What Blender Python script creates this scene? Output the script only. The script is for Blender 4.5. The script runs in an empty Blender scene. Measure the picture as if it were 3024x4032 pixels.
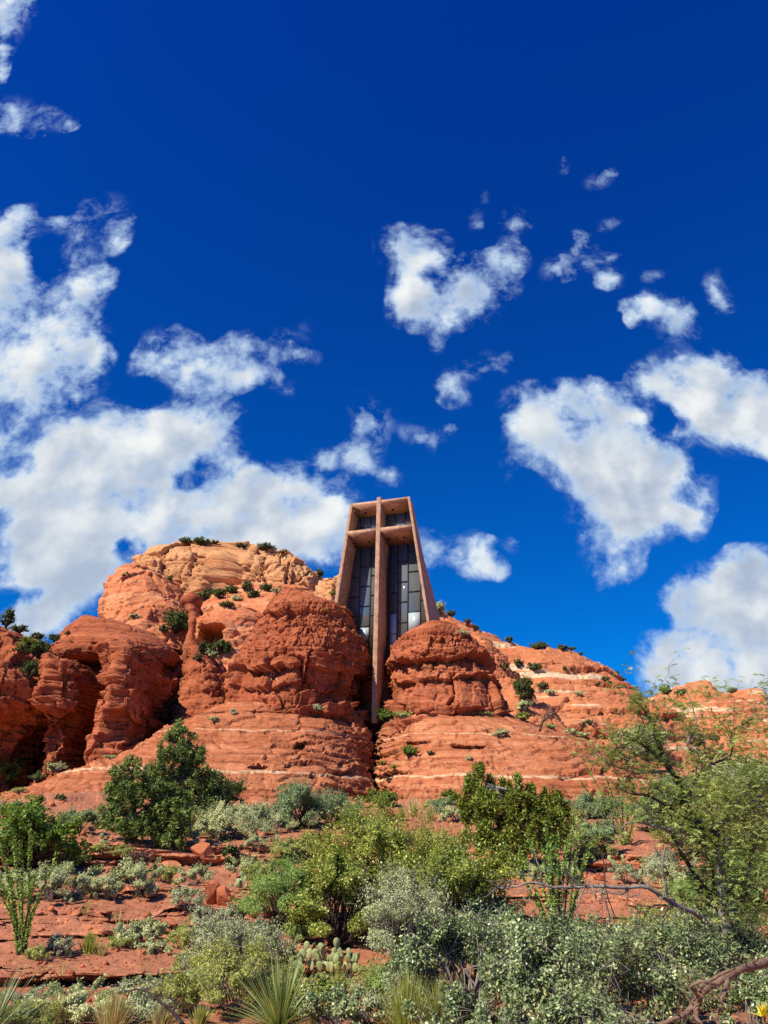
import bpy, math, random
import numpy as np
from mathutils import Vector, Matrix, Euler

# ------------------------------------------------------------------ camera, sky, sun, exposure
sc = bpy.context.scene
col = sc.collection
R = math.radians
PITCH, ROLL = R(22.0), R(1.0)
cam_d = bpy.data.cameras.new('camera'); cam = bpy.data.objects.new('camera', cam_d); col.objects.link(cam)
cam_d.sensor_fit = 'VERTICAL'; cam_d.angle = 2 * math.atan(2016 / 3029.0)
cam_d.clip_start = 0.05; cam_d.clip_end = 6000
CM = Matrix.Rotation(math.pi / 2 + PITCH, 4, 'X') @ Matrix.Rotation(ROLL, 4, 'Z')
cam.matrix_world = CM
sc.camera = cam
sc.view_settings.view_transform = 'Standard'; sc.view_settings.look = 'None'
sc.view_settings.exposure = 0.32; sc.view_settings.gamma = 1.0
sc.cycles.max_bounces = 5; sc.cycles.diffuse_bounces = 1; sc.cycles.glossy_bounces = 2
sc.cycles.transmission_bounces = 3; sc.cycles.transparent_max_bounces = 4
sc.cycles.use_denoising = False

S = 3024 / 1659.0                       # picture notes were taken on a 1659 px wide copy
K3 = CM.to_3x3()
def ray(x, y):
    d = K3 @ Vector(((x * S - 1512) / 3029.0, -(y * S - 2016) / 3029.0, -1.0))
    return d
def at(x, y, Y):
    d = ray(x, y); return d * (Y / d.y)

SUN_EL, SUN_LEFT = R(46), R(52)         # sun behind the viewer's left shoulder
sun_dir = Vector((-math.sin(SUN_LEFT) * math.cos(SUN_EL), -math.cos(SUN_LEFT) * math.cos(SUN_EL), math.sin(SUN_EL)))
sd = bpy.data.lights.new('sun', 'SUN'); sd.energy = 5.0; sd.angle = R(0.5); sd.color = (1.0, 0.92, 0.78)
so = bpy.data.objects.new('sun', sd); col.objects.link(so)
so.rotation_euler = sun_dir.to_track_quat('Z', 'Y').to_euler()

# ------------------------------------------------------------------ node helpers
class NT:
    def __init__(s, tree): s.t = tree; s.n = tree.nodes; s.l = tree.links
    def new(s, typ, **kw):
        n = s.n.new(typ)
        for k, v in kw.items(): setattr(n, k, v)
        return n
    def put(s, sock, v):
        if v is None: return
        if hasattr(v, 'links') or isinstance(v, bpy.types.NodeSocket): s.l.new(v, sock)
        else: sock.default_value = v
    def math(s, op, a, b=None, c=None, clamp=False):
        n = s.new('ShaderNodeMath', operation=op, use_clamp=clamp)
        for i, v in enumerate((a, b, c)): s.put(n.inputs[i], v)
        return n.outputs[0]
    def vmath(s, op, a, b=None, scale=None):
        n = s.new('ShaderNodeVectorMath', operation=op)
        s.put(n.inputs[0], a); s.put(n.inputs[1], b)
        if scale is not None: s.put(n.inputs['Scale'], scale)
        return n.outputs[0]
    def mapr(s, v, a, b, c=0.0, d=1.0, smooth=True):
        n = s.new('ShaderNodeMapRange', interpolation_type='SMOOTHSTEP' if smooth else 'LINEAR')
        s.put(n.inputs[0], v); n.inputs[1].default_value = a; n.inputs[2].default_value = b
        n.inputs[3].default_value = c; n.inputs[4].default_value = d
        return n.outputs[0]
    def noise(s, vec, scale, detail=4, rough=0.55, dist=0.0):
        n = s.new('ShaderNodeTexNoise'); s.put(n.inputs['Vector'], vec)
        n.inputs['Scale'].default_value = scale; n.inputs['Detail'].default_value = detail
        n.inputs['Roughness'].default_value = rough; n.inputs['Distortion'].default_value = dist
        return n.outputs['Fac']
    def mix(s, f, a, b, mode='MIX'):
        n = s.new('ShaderNodeMix', data_type='RGBA', blend_type=mode)
        s.put(n.inputs[0], f); s.put(n.inputs[6], c4(a)); s.put(n.inputs[7], c4(b))
        return n.outputs[2]
    def ramp(s, f, stops, interp='LINEAR'):
        n = s.new('ShaderNodeValToRGB'); s.put(n.inputs[0], f); r = n.color_ramp; r.interpolation = interp
        while len(r.elements) < len(stops): r.elements.new(0.5)
        for e, (p, c) in zip(r.elements, stops): e.position = p; e.color = c4(c)
        return n.outputs[0]
def c4(c):
    if isinstance(c, (tuple, list)): return (c[0], c[1], c[2], 1.0) if len(c) == 3 else tuple(c)
    return c

# ------------------------------------------------------------------ sky with clouds
world = bpy.data.worlds.new('World'); sc.world = world; world.use_nodes = True
# clouds: (x, y, half width, half height, turn in degrees, strength) noted on the picture, kept as directions
CLOUDS = [
 (8, 30, 42, 60, 0, 1.1), (0, 110, 20, 60, 0, .6), (30, 255, 75, 34, 6, .75), (112, 252, 40, 18, 25, .7), (150, 262, 18, 12, 25, .7), (5, 150, 14, 40, 0, .5),
 (222, 465, 44, 36, 20, .75), (262, 508, 26, 34, 20, .7), (120, 488, 28, 14, 20, .55), (45, 470, 24, 34, 30, .45),
 (0, 535, 66, 62, 0, 1.3), (40, 610, 60, 55, 0, .9), (150, 560, 46, 62, -10, 1.0), (195, 640, 34, 48, 15, 1.1), (205, 755, 36, 44, 30, 1.15), (150, 700, 60, 50, 0, .85), (30, 690, 95, 75, 10, 1.1), (80, 790, 120, 60, 10, .85), (20, 880, 70, 90, 0, .7), (130, 840, 60, 50, 20, .6), (0, 960, 60, 50, 0, .7), (20, 1050, 48, 40, 0, 1.1),
 (355, 760, 66, 40, -10, .8), (430, 800, 90, 38, 6, .85), (515, 745, 34, 30, 30, .85), (530, 805, 52, 28, -6, .9), (600, 825, 44, 20, 20, .5), (625, 735, 36, 40, 30, .7), (655, 770, 28, 16, 10, .7), (420, 740, 40, 22, 0, .6),
 (170, 960, 110, 70, -15, 1.25), (270, 950, 120, 62, 0, 1.35), (390, 905, 90, 55, 10, 1.1), (500, 920, 70, 34, -30, .95), (480, 970, 50, 30, -10, .7), (330, 1010, 100, 60, 0, 1.2), (160, 1060, 120, 75, 0, 1.35), (90, 1120, 110, 60, -10, 1.2), (250, 1110, 140, 60, 0, 1.3), (60, 1215, 130, 55, -20, 1.15), (180, 1200, 110, 55, -25, 1.1), (120, 1300, 100, 50, -25, 1.2), (60, 1345, 60, 36, -20, 1.1), (215, 1250, 60, 50, 0, 1.0), (420, 1110, 100, 55, 10, 1.2), (400, 1170, 130, 46, 0, 1.2),
 (540, 1040, 70, 62, -15, 1.35), (590, 1090, 90, 56, 0, 1.3), (520, 1150, 110, 50, 0, 1.3), (660, 1060, 60, 60, 20, 1.0), (690, 1130, 60, 50, 10, .95), (640, 1180, 80, 44, 0, 1.05), (735, 1100, 44, 50, 10, .75), (730, 1195, 44, 44, 0, .75), (700, 1000, 40, 30, 0, .5),
 (780, 885, 20, 32, -15, .9), (808, 920, 32, 30, 10, 1.05), (790, 965, 34, 36, 10, .95), (762, 988, 38, 20, -10, .9), (885, 940, 26, 14, 35, .65), (925, 958, 40, 20, 15, .75), (965, 930, 14, 12, 0, .5),
 (865, 535, 42, 36, 20, 1.0), (925, 540, 40, 36, 20, 1.0), (880, 600, 36, 48, 10, 1.05), (950, 575, 22, 26, 10, .8), (885, 660, 40, 40, 10, .95), (940, 665, 60, 36, 0, 1.0), (1000, 660, 52, 38, -15, .95), (1050, 610, 52, 46, -20, 1.1), (1095, 560, 32, 28, -45, .95), (1045, 655, 36, 36, 0, 1.0), (945, 720, 18, 34, 10, .6), (1100, 485, 24, 32, 15, 1.0), (1130, 475, 22, 22, 0, .5), (1025, 480, 12, 22, 20, .55), (1048, 425, 8, 16, 20, .45),
 (1225, 570, 52, 22, -28, 1.0), (1265, 525, 24, 26, -30, .75), (1315, 480, 30, 14, -30, .5), (1320, 550, 22, 9, 0, .8), (1315, 595, 24, 22, 20, .85), (1295, 390, 30, 14, -20, .65), (1330, 372, 14, 10, -20, .5), (1215, 360, 11, 16, 0, .6), (1405, 595, 22, 10, -20, .7), (1195, 585, 12, 9, 0, .6),
 (1000, 800, 40, 20, -25, .85), (1060, 785, 40, 26, -15, .8), (975, 840, 28, 34, 10, .85), (1000, 860, 18, 20, 0, .6), (1550, 620, 22, 28, 0, 1.0), (1560, 655, 30, 20, 20, .9), (1440, 680, 46, 34, 35, 1.05), (1400, 650, 18, 22, 0, .8), (1470, 710, 34, 30, 30, .85), (1365, 690, 14, 16, 0, .8), (1360, 655, 22, 12, -30, .7),
 (1140, 880, 44, 44, -10, 1.15), (1150, 940, 46, 44, 0, 1.1), (1105, 990, 20, 34, 20, .6), (1200, 890, 46, 34, 0, .75), (1255, 850, 60, 30, -15, .7), (1310, 880, 70, 44, 0, 1.0), (1330, 960, 100, 66, 10, 1.4), (1270, 980, 70, 50, 0, 1.1), (1350, 1040, 110, 56, 10, 1.35), (1430, 990, 60, 46, 20, 1.1), (1330, 1110, 70, 56, 0, 1.2), (1410, 1110, 70, 46, 20, 1.05), (1320, 1190, 50, 50, 0, 1.1), (1315, 1245, 30, 26, 0, .8), (1480, 1110, 50, 30, -20, .8), (1530, 1060, 20, 40, 20, .75), (1500, 1140, 26, 40, 10, .6),
 (1480, 810, 80, 40, 0, 1.3), (1560, 800, 34, 34, 0, 1.1), (1500, 870, 66, 48, 0, 1.25), (1440, 830, 60, 40, 0, .95), (1540, 920, 50, 40, 0, .95), (1610, 880, 56, 44, -10, 1.15), (1650, 850, 40, 40, 0, 1.15), (1590, 950, 70, 34, 0, .85), (1650, 920, 40, 50, 0, .9),
 (935, 1175, 44, 28, 10, 1.0), (920, 1215, 26, 24, 0, .8), (1020, 1195, 36, 40, 10, 1.1), (1065, 1215, 34, 22, 20, 1.0), (1108, 1172, 18, 16, 0, .6), (1055, 1165, 20, 12, 0, .5), (840, 1030, 30, 18, 20, .5),
 (1560, 1290, 90, 50, -15, 1.3), (1630, 1270, 60, 60, 0, 1.3), (1480, 1310, 50, 34, 0, 1.0), (1540, 1350, 100, 46, 0, 1.3), (1450, 1380, 44, 30, 0, .9), (1520, 1410, 90, 44, 0, 1.3), (1460, 1450, 60, 36, -20, 1.2), (1600, 1400, 90, 70, 0, 1.35), (1610, 1470, 100, 50, 0, 1.3), (1640, 1220, 36, 26, 0, .7), (1600, 1195, 24, 14, 0, .5), (1440, 1490, 40, 30, 0, 1.0),
]
# open blue holes inside the banks
HOLES = [(272, 1172, 40, 26, 0, 1.6), (120, 1258, 44, 16, -35, .7), (25, 1288, 44, 18, -10, .9), (30, 1010, 40, 24, 10, .8), (385, 1020, 40, 16, 25, .55), (20, 1120, 40, 20, -20, .6), (330, 850, 60, 26, 10, .5), (455, 985, 26, 44, 20, .6), (150, 880, 60, 22, 20, .55), (605, 1020, 24, 30, 0, .4), (1250, 930, 24, 50, 10, .5), (1410, 930, 40, 26, 20, .6), (1400, 1350, 40, 30, 0, .4), (1440, 885, 44, 26, 20, .8), (100, 560, 30, 50, 0, .6), (250, 720, 30, 60, 0, .5), (300, 870, 50, 20, 10, .5), (565, 930, 40, 60, 0, .6), (580, 960, 40, 30, 0, .6)]
CLK = .9
def cloud_group():
    g = bpy.data.node_groups.new('cloud_density', 'ShaderNodeTree')
    g.interface.new_socket('Vector', in_out='INPUT', socket_type='NodeSocketVector')
    g.interface.new_socket('Density', in_out='OUTPUT', socket_type='NodeSocketFloat')
    g.interface.new_socket('Body', in_out='OUTPUT', socket_type='NodeSocketFloat')
    n = NT(g); gi = n.new('NodeGroupInput'); go = n.new('NodeGroupOutput')
    v0 = gi.outputs[0]
    wn = n.new('ShaderNodeTexNoise'); n.put(wn.inputs['Vector'], v0); wn.inputs['Scale'].default_value = 7; wn.inputs['Detail'].default_value = 5; wn.inputs['Roughness'].default_value = .6
    wv = n.vmath('SUBTRACT', wn.outputs['Color'], (.5, .5, .5))
    v = n.vmath('ADD', v0, n.vmath('SCALE', wv, scale=0.05))
    tot = None
    for sign, lst in ((1, CLOUDS), (-1, HOLES)):
        for (x, y, a, b, th, st) in lst:
            if sign > 0 and st < 1.12: st *= .86 if st > .92 else .80
            p = ray(x, y); e1 = ray(x + 4, y); e2 = ray(x, y + 4)
            uv = lambda d: Vector((d.x / d.y, d.z / d.y))
            c = uv(p); sx = (uv(e1) - c) / 4; sy = (uv(e2) - c) / 4
            m = n.new('ShaderNodeMapping', vector_type='TEXTURE'); n.put(m.inputs[0], v)
            m.inputs[1].default_value = (c.x, c.y, 0); m.inputs[2].default_value = (0, 0, -R(th) + math.atan2(sx.y, sx.x))
            m.inputs[3].default_value = (sx.length * a * 1.75, sy.length * b * 1.75, 1)
            gr = n.new('ShaderNodeTexGradient', gradient_type='SPHERICAL'); n.put(gr.inputs[0], m.outputs[0])
            if tot is None: tot = n.math('MULTIPLY', gr.outputs['Fac'], st * CLK)
            else: tot = n.math('MULTIPLY_ADD', gr.outputs['Fac'], st * CLK * sign, tot)
    tot = n.math('MINIMUM', tot, 1.25)
    f1 = n.noise(v0, 10, 10, .60, .12); f2 = n.noise(v0, 34, 6, .62, .25); f3 = n.noise(v0, 4.2, 3, .5, .2)
    f = n.math('ADD', n.math('MULTIPLY', n.math('SUBTRACT', f1, .5), 2.9), n.math('ADD', n.math('MULTIPLY', n.math('SUBTRACT', f2, .5), 1.3), n.math('MULTIPLY', n.math('SUBTRACT', f3, .5), .7)))
    present = n.mapr(tot, 0.0, .22)
    d = n.math('ADD', tot, n.math('MULTIPLY', f, present))
    n.put(go.inputs[0], d); n.put(go.inputs[1], tot)
    return g
def build_world():
    n = NT(world.node_tree); n.n.clear()
    out = n.new('ShaderNodeOutputWorld'); bg = n.new('ShaderNodeBackground')
    sky = n.new('ShaderNodeTexSky', sky_type='NISHITA'); sky.sun_disc = False
    sky.sun_elevation = SUN_EL; sky.sun_rotation = math.atan2(sun_dir.x, sun_dir.y)
    sky.altitude = 1400; sky.air_density = 1.0; sky.dust_density = 0.15; sky.ozone_density = 4.0
    # deep polarised blue of the photograph, paler towards the horizon
    tc = n.new('ShaderNodeTexCoord'); se = n.new('ShaderNodeSeparateXYZ'); n.put(se.inputs[0], tc.outputs['Generated'])
    tint = n.mix(n.mapr(se.outputs[2], .12, .80, smooth=False), SKY_LOW, SKY_TOP)
    skyc = n.vmath('MULTIPLY', sky.outputs[0], tint)
    geo = n.new('ShaderNodeTexCoord'); D = geo.outputs['Generated']
    sep = n.new('ShaderNodeSeparateXYZ'); n.put(sep.inputs[0], D)
    ay = n.math('MAXIMUM', n.math('ABSOLUTE', sep.outputs[1]), .12)
    u = n.math('DIVIDE', sep.outputs[0], ay); w = n.math('DIVIDE', sep.outputs[2], ay)
    cb = n.new('ShaderNodeCombineXYZ'); n.put(cb.inputs[0], u); n.put(cb.inputs[1], w)
    g = cloud_group()
    def den(vec):
        q = n.new('ShaderNodeGroup'); q.node_tree = g; n.put(q.inputs[0], vec); return q.outputs
    d0, body = den(cb.outputs[0])
    bil = lambda v: n.math('ADD', n.noise(v, 10, 4, .5, .12), n.math('MULTIPLY', n.noise(v, 4.2, 2, .5, .2), .8))
    d1 = n.math('SUBTRACT', bil(cb.outputs[0]), bil(n.vmath('ADD', cb.outputs[0], (-.02, .028, 0))))
    a = n.mapr(d0, .16, 1.02)
    wisp = n.math('MULTIPLY', n.mapr(body, .06, .5), n.mapr(n.noise(cb.outputs[0], 15, 9, .66, .9), .46, .74, 0, .62))
    a = n.math('MAXIMUM', a, wisp)
    a = n.math('MULTIPLY', a, n.mapr(sep.outputs[1], -.15, .12, .22, 1.0))   # few clouds behind the viewer
    thick = n.mapr(d0, .55, 1.3)
    lit = n.mapr(n.math('ADD', d1, n.math('MULTIPLY', n.math('SUBTRACT', .95, d0), .12)), -.22, .20)
    shade = n.mix(lit, (6.40, 7.84, 10.24), (14.6, 15.0, 14.8))
    big = n.noise(cb.outputs[0], 5.5, 3, .5)
    shade = n.mix(n.mapr(big, .4, .7, 0, .3), shade, (7.52, 8.96, 11.20))
    thin = (7.20, 10.00, 14.00)
    cc = n.mix(thick, thin, shade)
    n.put(bg.inputs[0], n.mix(a, skyc, cc)); bg.inputs[1].default_value = 0.05
    n.l.new(bg.outputs[0], out.inputs[0])
    world.cycles.sampling_method = 'MANUAL'; world.cycles.sample_map_resolution = 256
SKY_LOW, SKY_TOP = (.014, 1.0, 2.02), (.012, .60, 2.3)
build_world()

# ------------------------------------------------------------------ numpy noise
def _hash(ix, iy, iz, seed):
    h = (ix.astype(np.uint32) * np.uint32(374761393)) ^ (iy.astype(np.uint32) * np.uint32(668265263)) ^ (iz.astype(np.uint32) * np.uint32(2246822519)) ^ np.uint32((seed * 3266489917) & 0xffffffff)
    h = (h ^ (h >> np.uint32(13))) * np.uint32(1274126177); h = h ^ (h >> np.uint32(16))
    h = h * np.uint32(2654435761); h = h ^ (h >> np.uint32(15))
    return h.astype(np.float32) / np.float32(4294967295.0)
def vnoise(P, seed=0):
    P = P.astype(np.float32); I = np.floor(P); F = P - I; I = I.astype(np.int64)
    u = F * F * F * (F * (F * 6 - 15) + 10); r = 0
    for dx in (0, 1):
        wx = u[:, 0] if dx else 1 - u[:, 0]
        for dy in (0, 1):
            wy = u[:, 1] if dy else 1 - u[:, 1]
            for dz in (0, 1):
                wz = u[:, 2] if dz else 1 - u[:, 2]
                r = r + wx * wy * wz * _hash(I[:, 0] + dx, I[:, 1] + dy, I[:, 2] + dz, seed)
    return r * 2 - 1
def fbm(P, seed=0, oct=4, gain=.5, lac=2.03):
    a, s, t = 1.0, 0, 0
    for i in range(oct):
        s = s + a * vnoise(P, seed + 17 * i); t += a; P = P * lac + 3.7; a *= gain
    return s / t
def worley(P, seed=0):
    P = P.astype(np.float32); I = np.floor(P).astype(np.int64); N = len(P)
    f1 = np.full(N, 9., np.float32); f2 = np.full(N, 9., np.float32); rid = np.zeros(N, np.float32); off = np.zeros((N, 3), np.float32)
    for dx in (-1, 0, 1):
        for dy in (-1, 0, 1):
            for dz in (-1, 0, 1):
                cx, cy, cz = I[:, 0] + dx, I[:, 1] + dy, I[:, 2] + dz
                h1 = _hash(cx, cy, cz, seed); h2 = _hash(cx, cy, cz, seed + 1); h3 = _hash(cx, cy, cz, seed + 2)
                o = np.stack([cx + h1 - P[:, 0], cy + h2 - P[:, 1], cz + h3 - P[:, 2]], 1).astype(np.float32)
                d = np.sqrt((o * o).sum(1)); m = d < f1
                f2 = np.where(m, f1, np.minimum(f2, d)); f1 = np.where(m, d, f1)
                rid = np.where(m, _hash(cx, cy, cz, seed + 3), rid); off[m] = o[m]
    return f1, f2, rid, off
def rnd1(i, seed): return _hash(i, i * 0 + 7, i * 0 + 3, seed)
def sstep(a, b, x):
    t = np.clip((x - a) / (b - a), 0, 1); return t * t * (3 - 2 * t)

# ------------------------------------------------------------------ mesh helpers
def mesh_np(name, V, polys, mat, parent=None, smooth=False, mats=None, midx=None):
    """polys: list of int arrays (n,k)"""
    me = bpy.data.meshes.new(name); V = np.asarray(V, np.float32)
    me.vertices.add(len(V)); me.vertices.foreach_set('co', V.ravel())
    polys = [np.asarray(p, np.int32) for p in polys if len(p)]
    tot = np.concatenate([np.full(len(p), p.shape[1], np.int32) for p in polys]); idx = np.concatenate([p.ravel() for p in polys])
    me.loops.add(len(idx)); me.loops.foreach_set('vertex_index', idx)
    st = np.concatenate([[0], np.cumsum(tot)[:-1]]).astype(np.int32)
    me.polygons.add(len(tot)); me.polygons.foreach_set('loop_start', st); me.polygons.foreach_set('loop_total', tot)
    if smooth: me.polygons.foreach_set('use_smooth', np.ones(len(tot), bool))
    if midx is not None: me.polygons.foreach_set('material_index', np.asarray(midx, np.int32))
    for m in (mats or [mat]): me.materials.append(m)
    me.update(calc_edges=True)
    return link(name, me, parent)
def link(name, me, parent=None):
    o = bpy.data.objects.new(name, me); col.objects.link(o)
    if parent: o.parent = parent
    return o
def empty(name, loc=(0, 0, 0), rz=0, label=None, cat=None, group=None):
    o = bpy.data.objects.new(name, None); col.objects.link(o); o.location = loc; o.rotation_euler = (0, 0, rz)
    o.empty_display_size = .2
    return tag(o, label, cat, group)
def tag(o, label=None, cat=None, group=None, kind=None):
    if label: o['label'] = label
    if cat: o['category'] = cat
    if group: o['group'] = group
    if kind: o['kind'] = kind
    return o
class MB:
    def __init__(s): s.v = []; s.p = {}; s.n = 0
    def add(s, V, F):
        V = np.asarray(V, np.float32).reshape(-1, 3); F = np.asarray(F, np.int64)
        s.v.append(V); s.p.setdefault(F.shape[1], []).append(F + s.n); s.n += len(V)
    def hexa(s, P):       # 8 corners: bottom 4 ccw, top 4 ccw
        s.add(P, [(0, 3, 2, 1), (4, 5, 6, 7), (0, 1, 5, 4), (1, 2, 6, 5), (2, 3, 7, 6), (3, 0, 4, 7)])
    def box(s, a, b):
        (x0, y0, z0), (x1, y1, z1) = a, b
        s.hexa([(x0, y0, z0), (x1, y0, z0), (x1, y1, z0), (x0, y1, z0), (x0, y0, z1), (x1, y0, z1), (x1, y1, z1), (x0, y1, z1)])
    def tube(s, pts, rad, k=6):
        pts = np.asarray(pts, float); n = len(pts); rad = np.broadcast_to(np.asarray(rad, float), (n,))
        T = np.gradient(pts, axis=0); T /= np.linalg.norm(T, axis=1, keepdims=True) + 1e-9
        ref = np.array([.31, .22, .93]) if abs(T[0] @ np.array([.31, .22, .93])) < .9 else np.array([1., 0, 0])
        A = np.cross(T, ref); A /= np.linalg.norm(A, axis=1, keepdims=True) + 1e-9; B = np.cross(T, A)
        th = np.arange(k) * 2 * np.pi / k
        V = pts[:, None] + rad[:, None, None] * (np.cos(th)[None, :, None] * A[:, None] + np.sin(th)[None, :, None] * B[:, None])
        i = np.arange(n - 1)[:, None]; j = np.arange(k)[None]; j2 = (j + 1) % k
        F = np.stack([i * k + j, i * k + j2, (i + 1) * k + j2, (i + 1) * k + j], -1).reshape(-1, 4)
        s.add(V.reshape(-1, 3), F)
        e = np.array([np.arange(k)]); 
        if k == 4 or k == 6 or k == 5 or k == 8 or k == 3:
            s.p.setdefault(k, []).append(e[:, ::-1] + s.n - n * k); s.p[k].append(e + s.n - k)
    def build(s, name, mat, parent=None, smooth=False):
        return mesh_np(name, np.concatenate(s.v), [np.concatenate(p) for p in s.p.values()], mat, parent, smooth)
# ------------------------------------------------------------------ materials
def new_mat(name):
    m = bpy.data.materials.new(name); m.use_nodes = True; n = NT(m.node_tree); n.n.clear()
    out = n.new('ShaderNodeOutputMaterial'); b = n.new('ShaderNodeBsdfPrincipled'); n.l.new(b.outputs[0], out.inputs[0])
    return m, n, b, out
def rock_mat(name, dark, mid, light, cream=(.66, .45, .26), bands=(), bandw=.12, varnish=.5, streak=1.0, sfreq=1.3, soil=None, cream_noise=0.0, bump=.5, fine=1.0):
    m, n, b, out = new_mat(name)
    geo = n.new('ShaderNodeNewGeometry'); P = geo.outputs['Position']
    sx = n.new('ShaderNodeSeparateXYZ'); n.put(sx.inputs[0], P)
    big = n.noise(P, .11, 4, .6); md = n.noise(P, .7 * fine, 6, .65); fi = n.noise(P, 4.5 * fine, 7, .7)
    lay = n.noise(n.vmath('MULTIPLY', P, (.05, .05, sfreq)), 1.0, 6, .62, .15)
    lay2 = n.noise(n.vmath('MULTIPLY', P, (.12, .12, sfreq * 5)), 1.0, 4, .6, .2)
    t = n.math('ADD', n.math('MULTIPLY', lay, .55), n.math('ADD', n.math('MULTIPLY', big, .35), n.math('MULTIPLY', md, .35)))
    t = n.math('ADD', t, n.math('MULTIPLY', lay2, .2))
    c = n.ramp(n.mapr(t, .52, .93, smooth=False), [(0, dark), (.42, mid), (1, light)])
    # dark desert varnish, running down the faces and along beds
    vn = n.noise(n.vmath('MULTIPLY', P, (1.1, 1.1, .16)), .55, 6, .62, .25)
    vn2 = n.noise(n.vmath('MULTIPLY', P, (.25, .25, 1.2)), .6, 5, .65, .2)
    va = n.math('MULTIPLY', n.math('MAXIMUM', n.mapr(vn, .55, .72), n.math('MULTIPLY', n.mapr(vn2, .58, .72), .8)), varnish)
    c = n.mix(va, c, (dark[0] * .42, dark[1] * .5, dark[2] * .6))
    # fine speckle
    c = n.mix(1.0, c, n.ramp(fi, [(.25, (.68, .66, .64)), (.5, (1, 1, 1)), (.75, (1.22, 1.2, 1.16))]), 'MULTIPLY')
    zz = n.math('ADD', sx.outputs[2], n.math('ADD', n.math('MULTIPLY', n.math('SUBTRACT', n.noise(P, .35, 3), .5), 1.1), n.math('MULTIPLY', n.math('SUBTRACT', fi, .5), .16)))
    for (z0, w, s) in bands:
        d = n.math('ABSOLUTE', n.math('SUBTRACT', zz, z0))
        f = n.mapr(d, w * .45, w, s, 0.0)
        f = n.math('MULTIPLY', f, n.mapr(md, .36, .5, .35, 1))
        c = n.mix(f, c, cream)
    if cream_noise > 0:
        f = n.mapr(lay, .57, .62, 0, cream_noise); c = n.mix(f, c, cream)
    # pale lichen specks
    li = n.noise(P, 7.0, 3, .5); lb = n.noise(P, .5, 3, .5)
    c = n.mix(n.math('MULTIPLY', n.mapr(li, .64, .70, 0, .55), n.mapr(lb, .5, .62)), c, (.58, .42, .33))
    if soil:
        sn = n.new('ShaderNodeSeparateXYZ'); n.put(sn.inputs[0], geo.outputs['Normal'])
        f = n.mapr(n.math('ADD', sn.outputs[2], n.math('MULTIPLY', n.math('SUBTRACT', md, .5), .5)), .80, .97)
        sl = n.mix(n.mapr(fi, .3, .7), (soil[0] * .7, soil[1] * .68, soil[2] * .66), soil)
        c = n.mix(f, c, sl)
    n.put(b.inputs['Base Color'], c); b.inputs['Roughness'].default_value = .92; b.inputs['Specular IOR Level'].default_value = .12
    h = n.math('ADD', n.math('MULTIPLY', fi, .5), n.math('ADD', n.math('MULTIPLY', lay2, .7), n.math('MULTIPLY', md, .5)))
    bp = n.new('ShaderNodeBump'); bp.inputs['Strength'].default_value = bump; bp.inputs['Distance'].default_value = .22 / fine
    n.put(bp.inputs['Height'], h); n.put(b.inputs['Normal'], bp.outputs[0])
    return m
def leaf_mat(name, c1, c2, c3=None, rough=.5, spec=.3, trans=.35, p3=.08):
    m, n, b, out = new_mat(name)
    geo = n.new('ShaderNodeNewGeometry'); r = geo.outputs['Random Per Island']
    stops = [(0, c1), (1 - p3 - .02 if c3 else 1, c2)]
    if c3: stops += [(1 - p3, c3), (1, c3)]
    c = n.ramp(r, stops)
    big = n.noise(geo.outputs['Position'], .9, 3)
    c = n.mix(1.0, c, n.ramp(big, [(.3, (.78, .82, .8)), (.7, (1.2, 1.15, 1.05))]), 'MULTIPLY')
    n.put(b.inputs['Base Color'], c); b.inputs['Roughness'].default_value = rough; b.inputs['Specular IOR Level'].default_value = spec
    tr = n.new('ShaderNodeBsdfTranslucent'); n.put(tr.inputs[0], n.mix(1.0, c, (1.0, 1.1, .6), 'MULTIPLY'))
    mx = n.new('ShaderNodeMixShader'); mx.inputs[0].default_value = trans
    n.l.new(b.outputs[0], mx.inputs[1]); n.l.new(tr.outputs[0], mx.inputs[2]); n.l.new(mx.outputs[0], out.inputs[0])
    return m
def bark_mat(name, c1, c2, scale=14):
    m, n, b, out = new_mat(name); geo = n.new('ShaderNodeNewGeometry')
    f = n.noise(n.vmath('MULTIPLY', geo.outputs['Position'], (1, 1, .35)), scale, 6, .65)
    n.put(b.inputs['Base Color'], n.ramp(f, [(.3, c1), (.7, c2)])); b.inputs['Roughness'].default_value = .9; b.inputs['Specular IOR Level'].default_value = .1
    bp = n.new('ShaderNodeBump'); bp.inputs['Strength'].default_value = .6; bp.inputs['Distance'].default_value = .02; n.put(bp.inputs['Height'], f); n.put(b.inputs['Normal'], bp.outputs[0])
    return m
def flat_mat(name, c, rough=.6, spec=.3, metal=0.0):
    m, n, b, out = new_mat(name); geo = n.new('ShaderNodeNewGeometry')
    f = n.noise(geo.outputs['Position'], 3.0, 5, .6)
    n.put(b.inputs['Base Color'], n.mix(f, tuple(x * .85 for x in c), tuple(min(1, x * 1.15) for x in c)))
    b.inputs['Roughness'].default_value = rough; b.inputs['Specular IOR Level'].default_value = spec; b.inputs['Metallic'].default_value = metal
    return m
RED_D, RED_M, RED_L = (.235, .050, .020), (.44, .110, .040), (.60, .195, .080)
M_knob = rock_mat('rock_knob', (.17, .045, .02), (.36, .10, .042), (.54, .19, .088), varnish=.8, bump=.45)
def zb(y, D): return at(829, y, D).z
M_dome = rock_mat('rock_dome', (.20, .055, .025), (.45, .15, .065), (.64, .285, .14), bands=((zb(1671, 72.4), .16, .95), (zb(1583, 80.6), .09, .7), (zb(1640, 75.2), .06, .35)), varnish=.9, soil=(.42, .13, .055), bump=.6, sfreq=1.8)
M_tan = rock_mat('rock_tan', (.40, .155, .065), (.60, .285, .125), (.72, .42, .20), varnish=.3, sfreq=.6, bump=.6, fine=.6)
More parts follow.
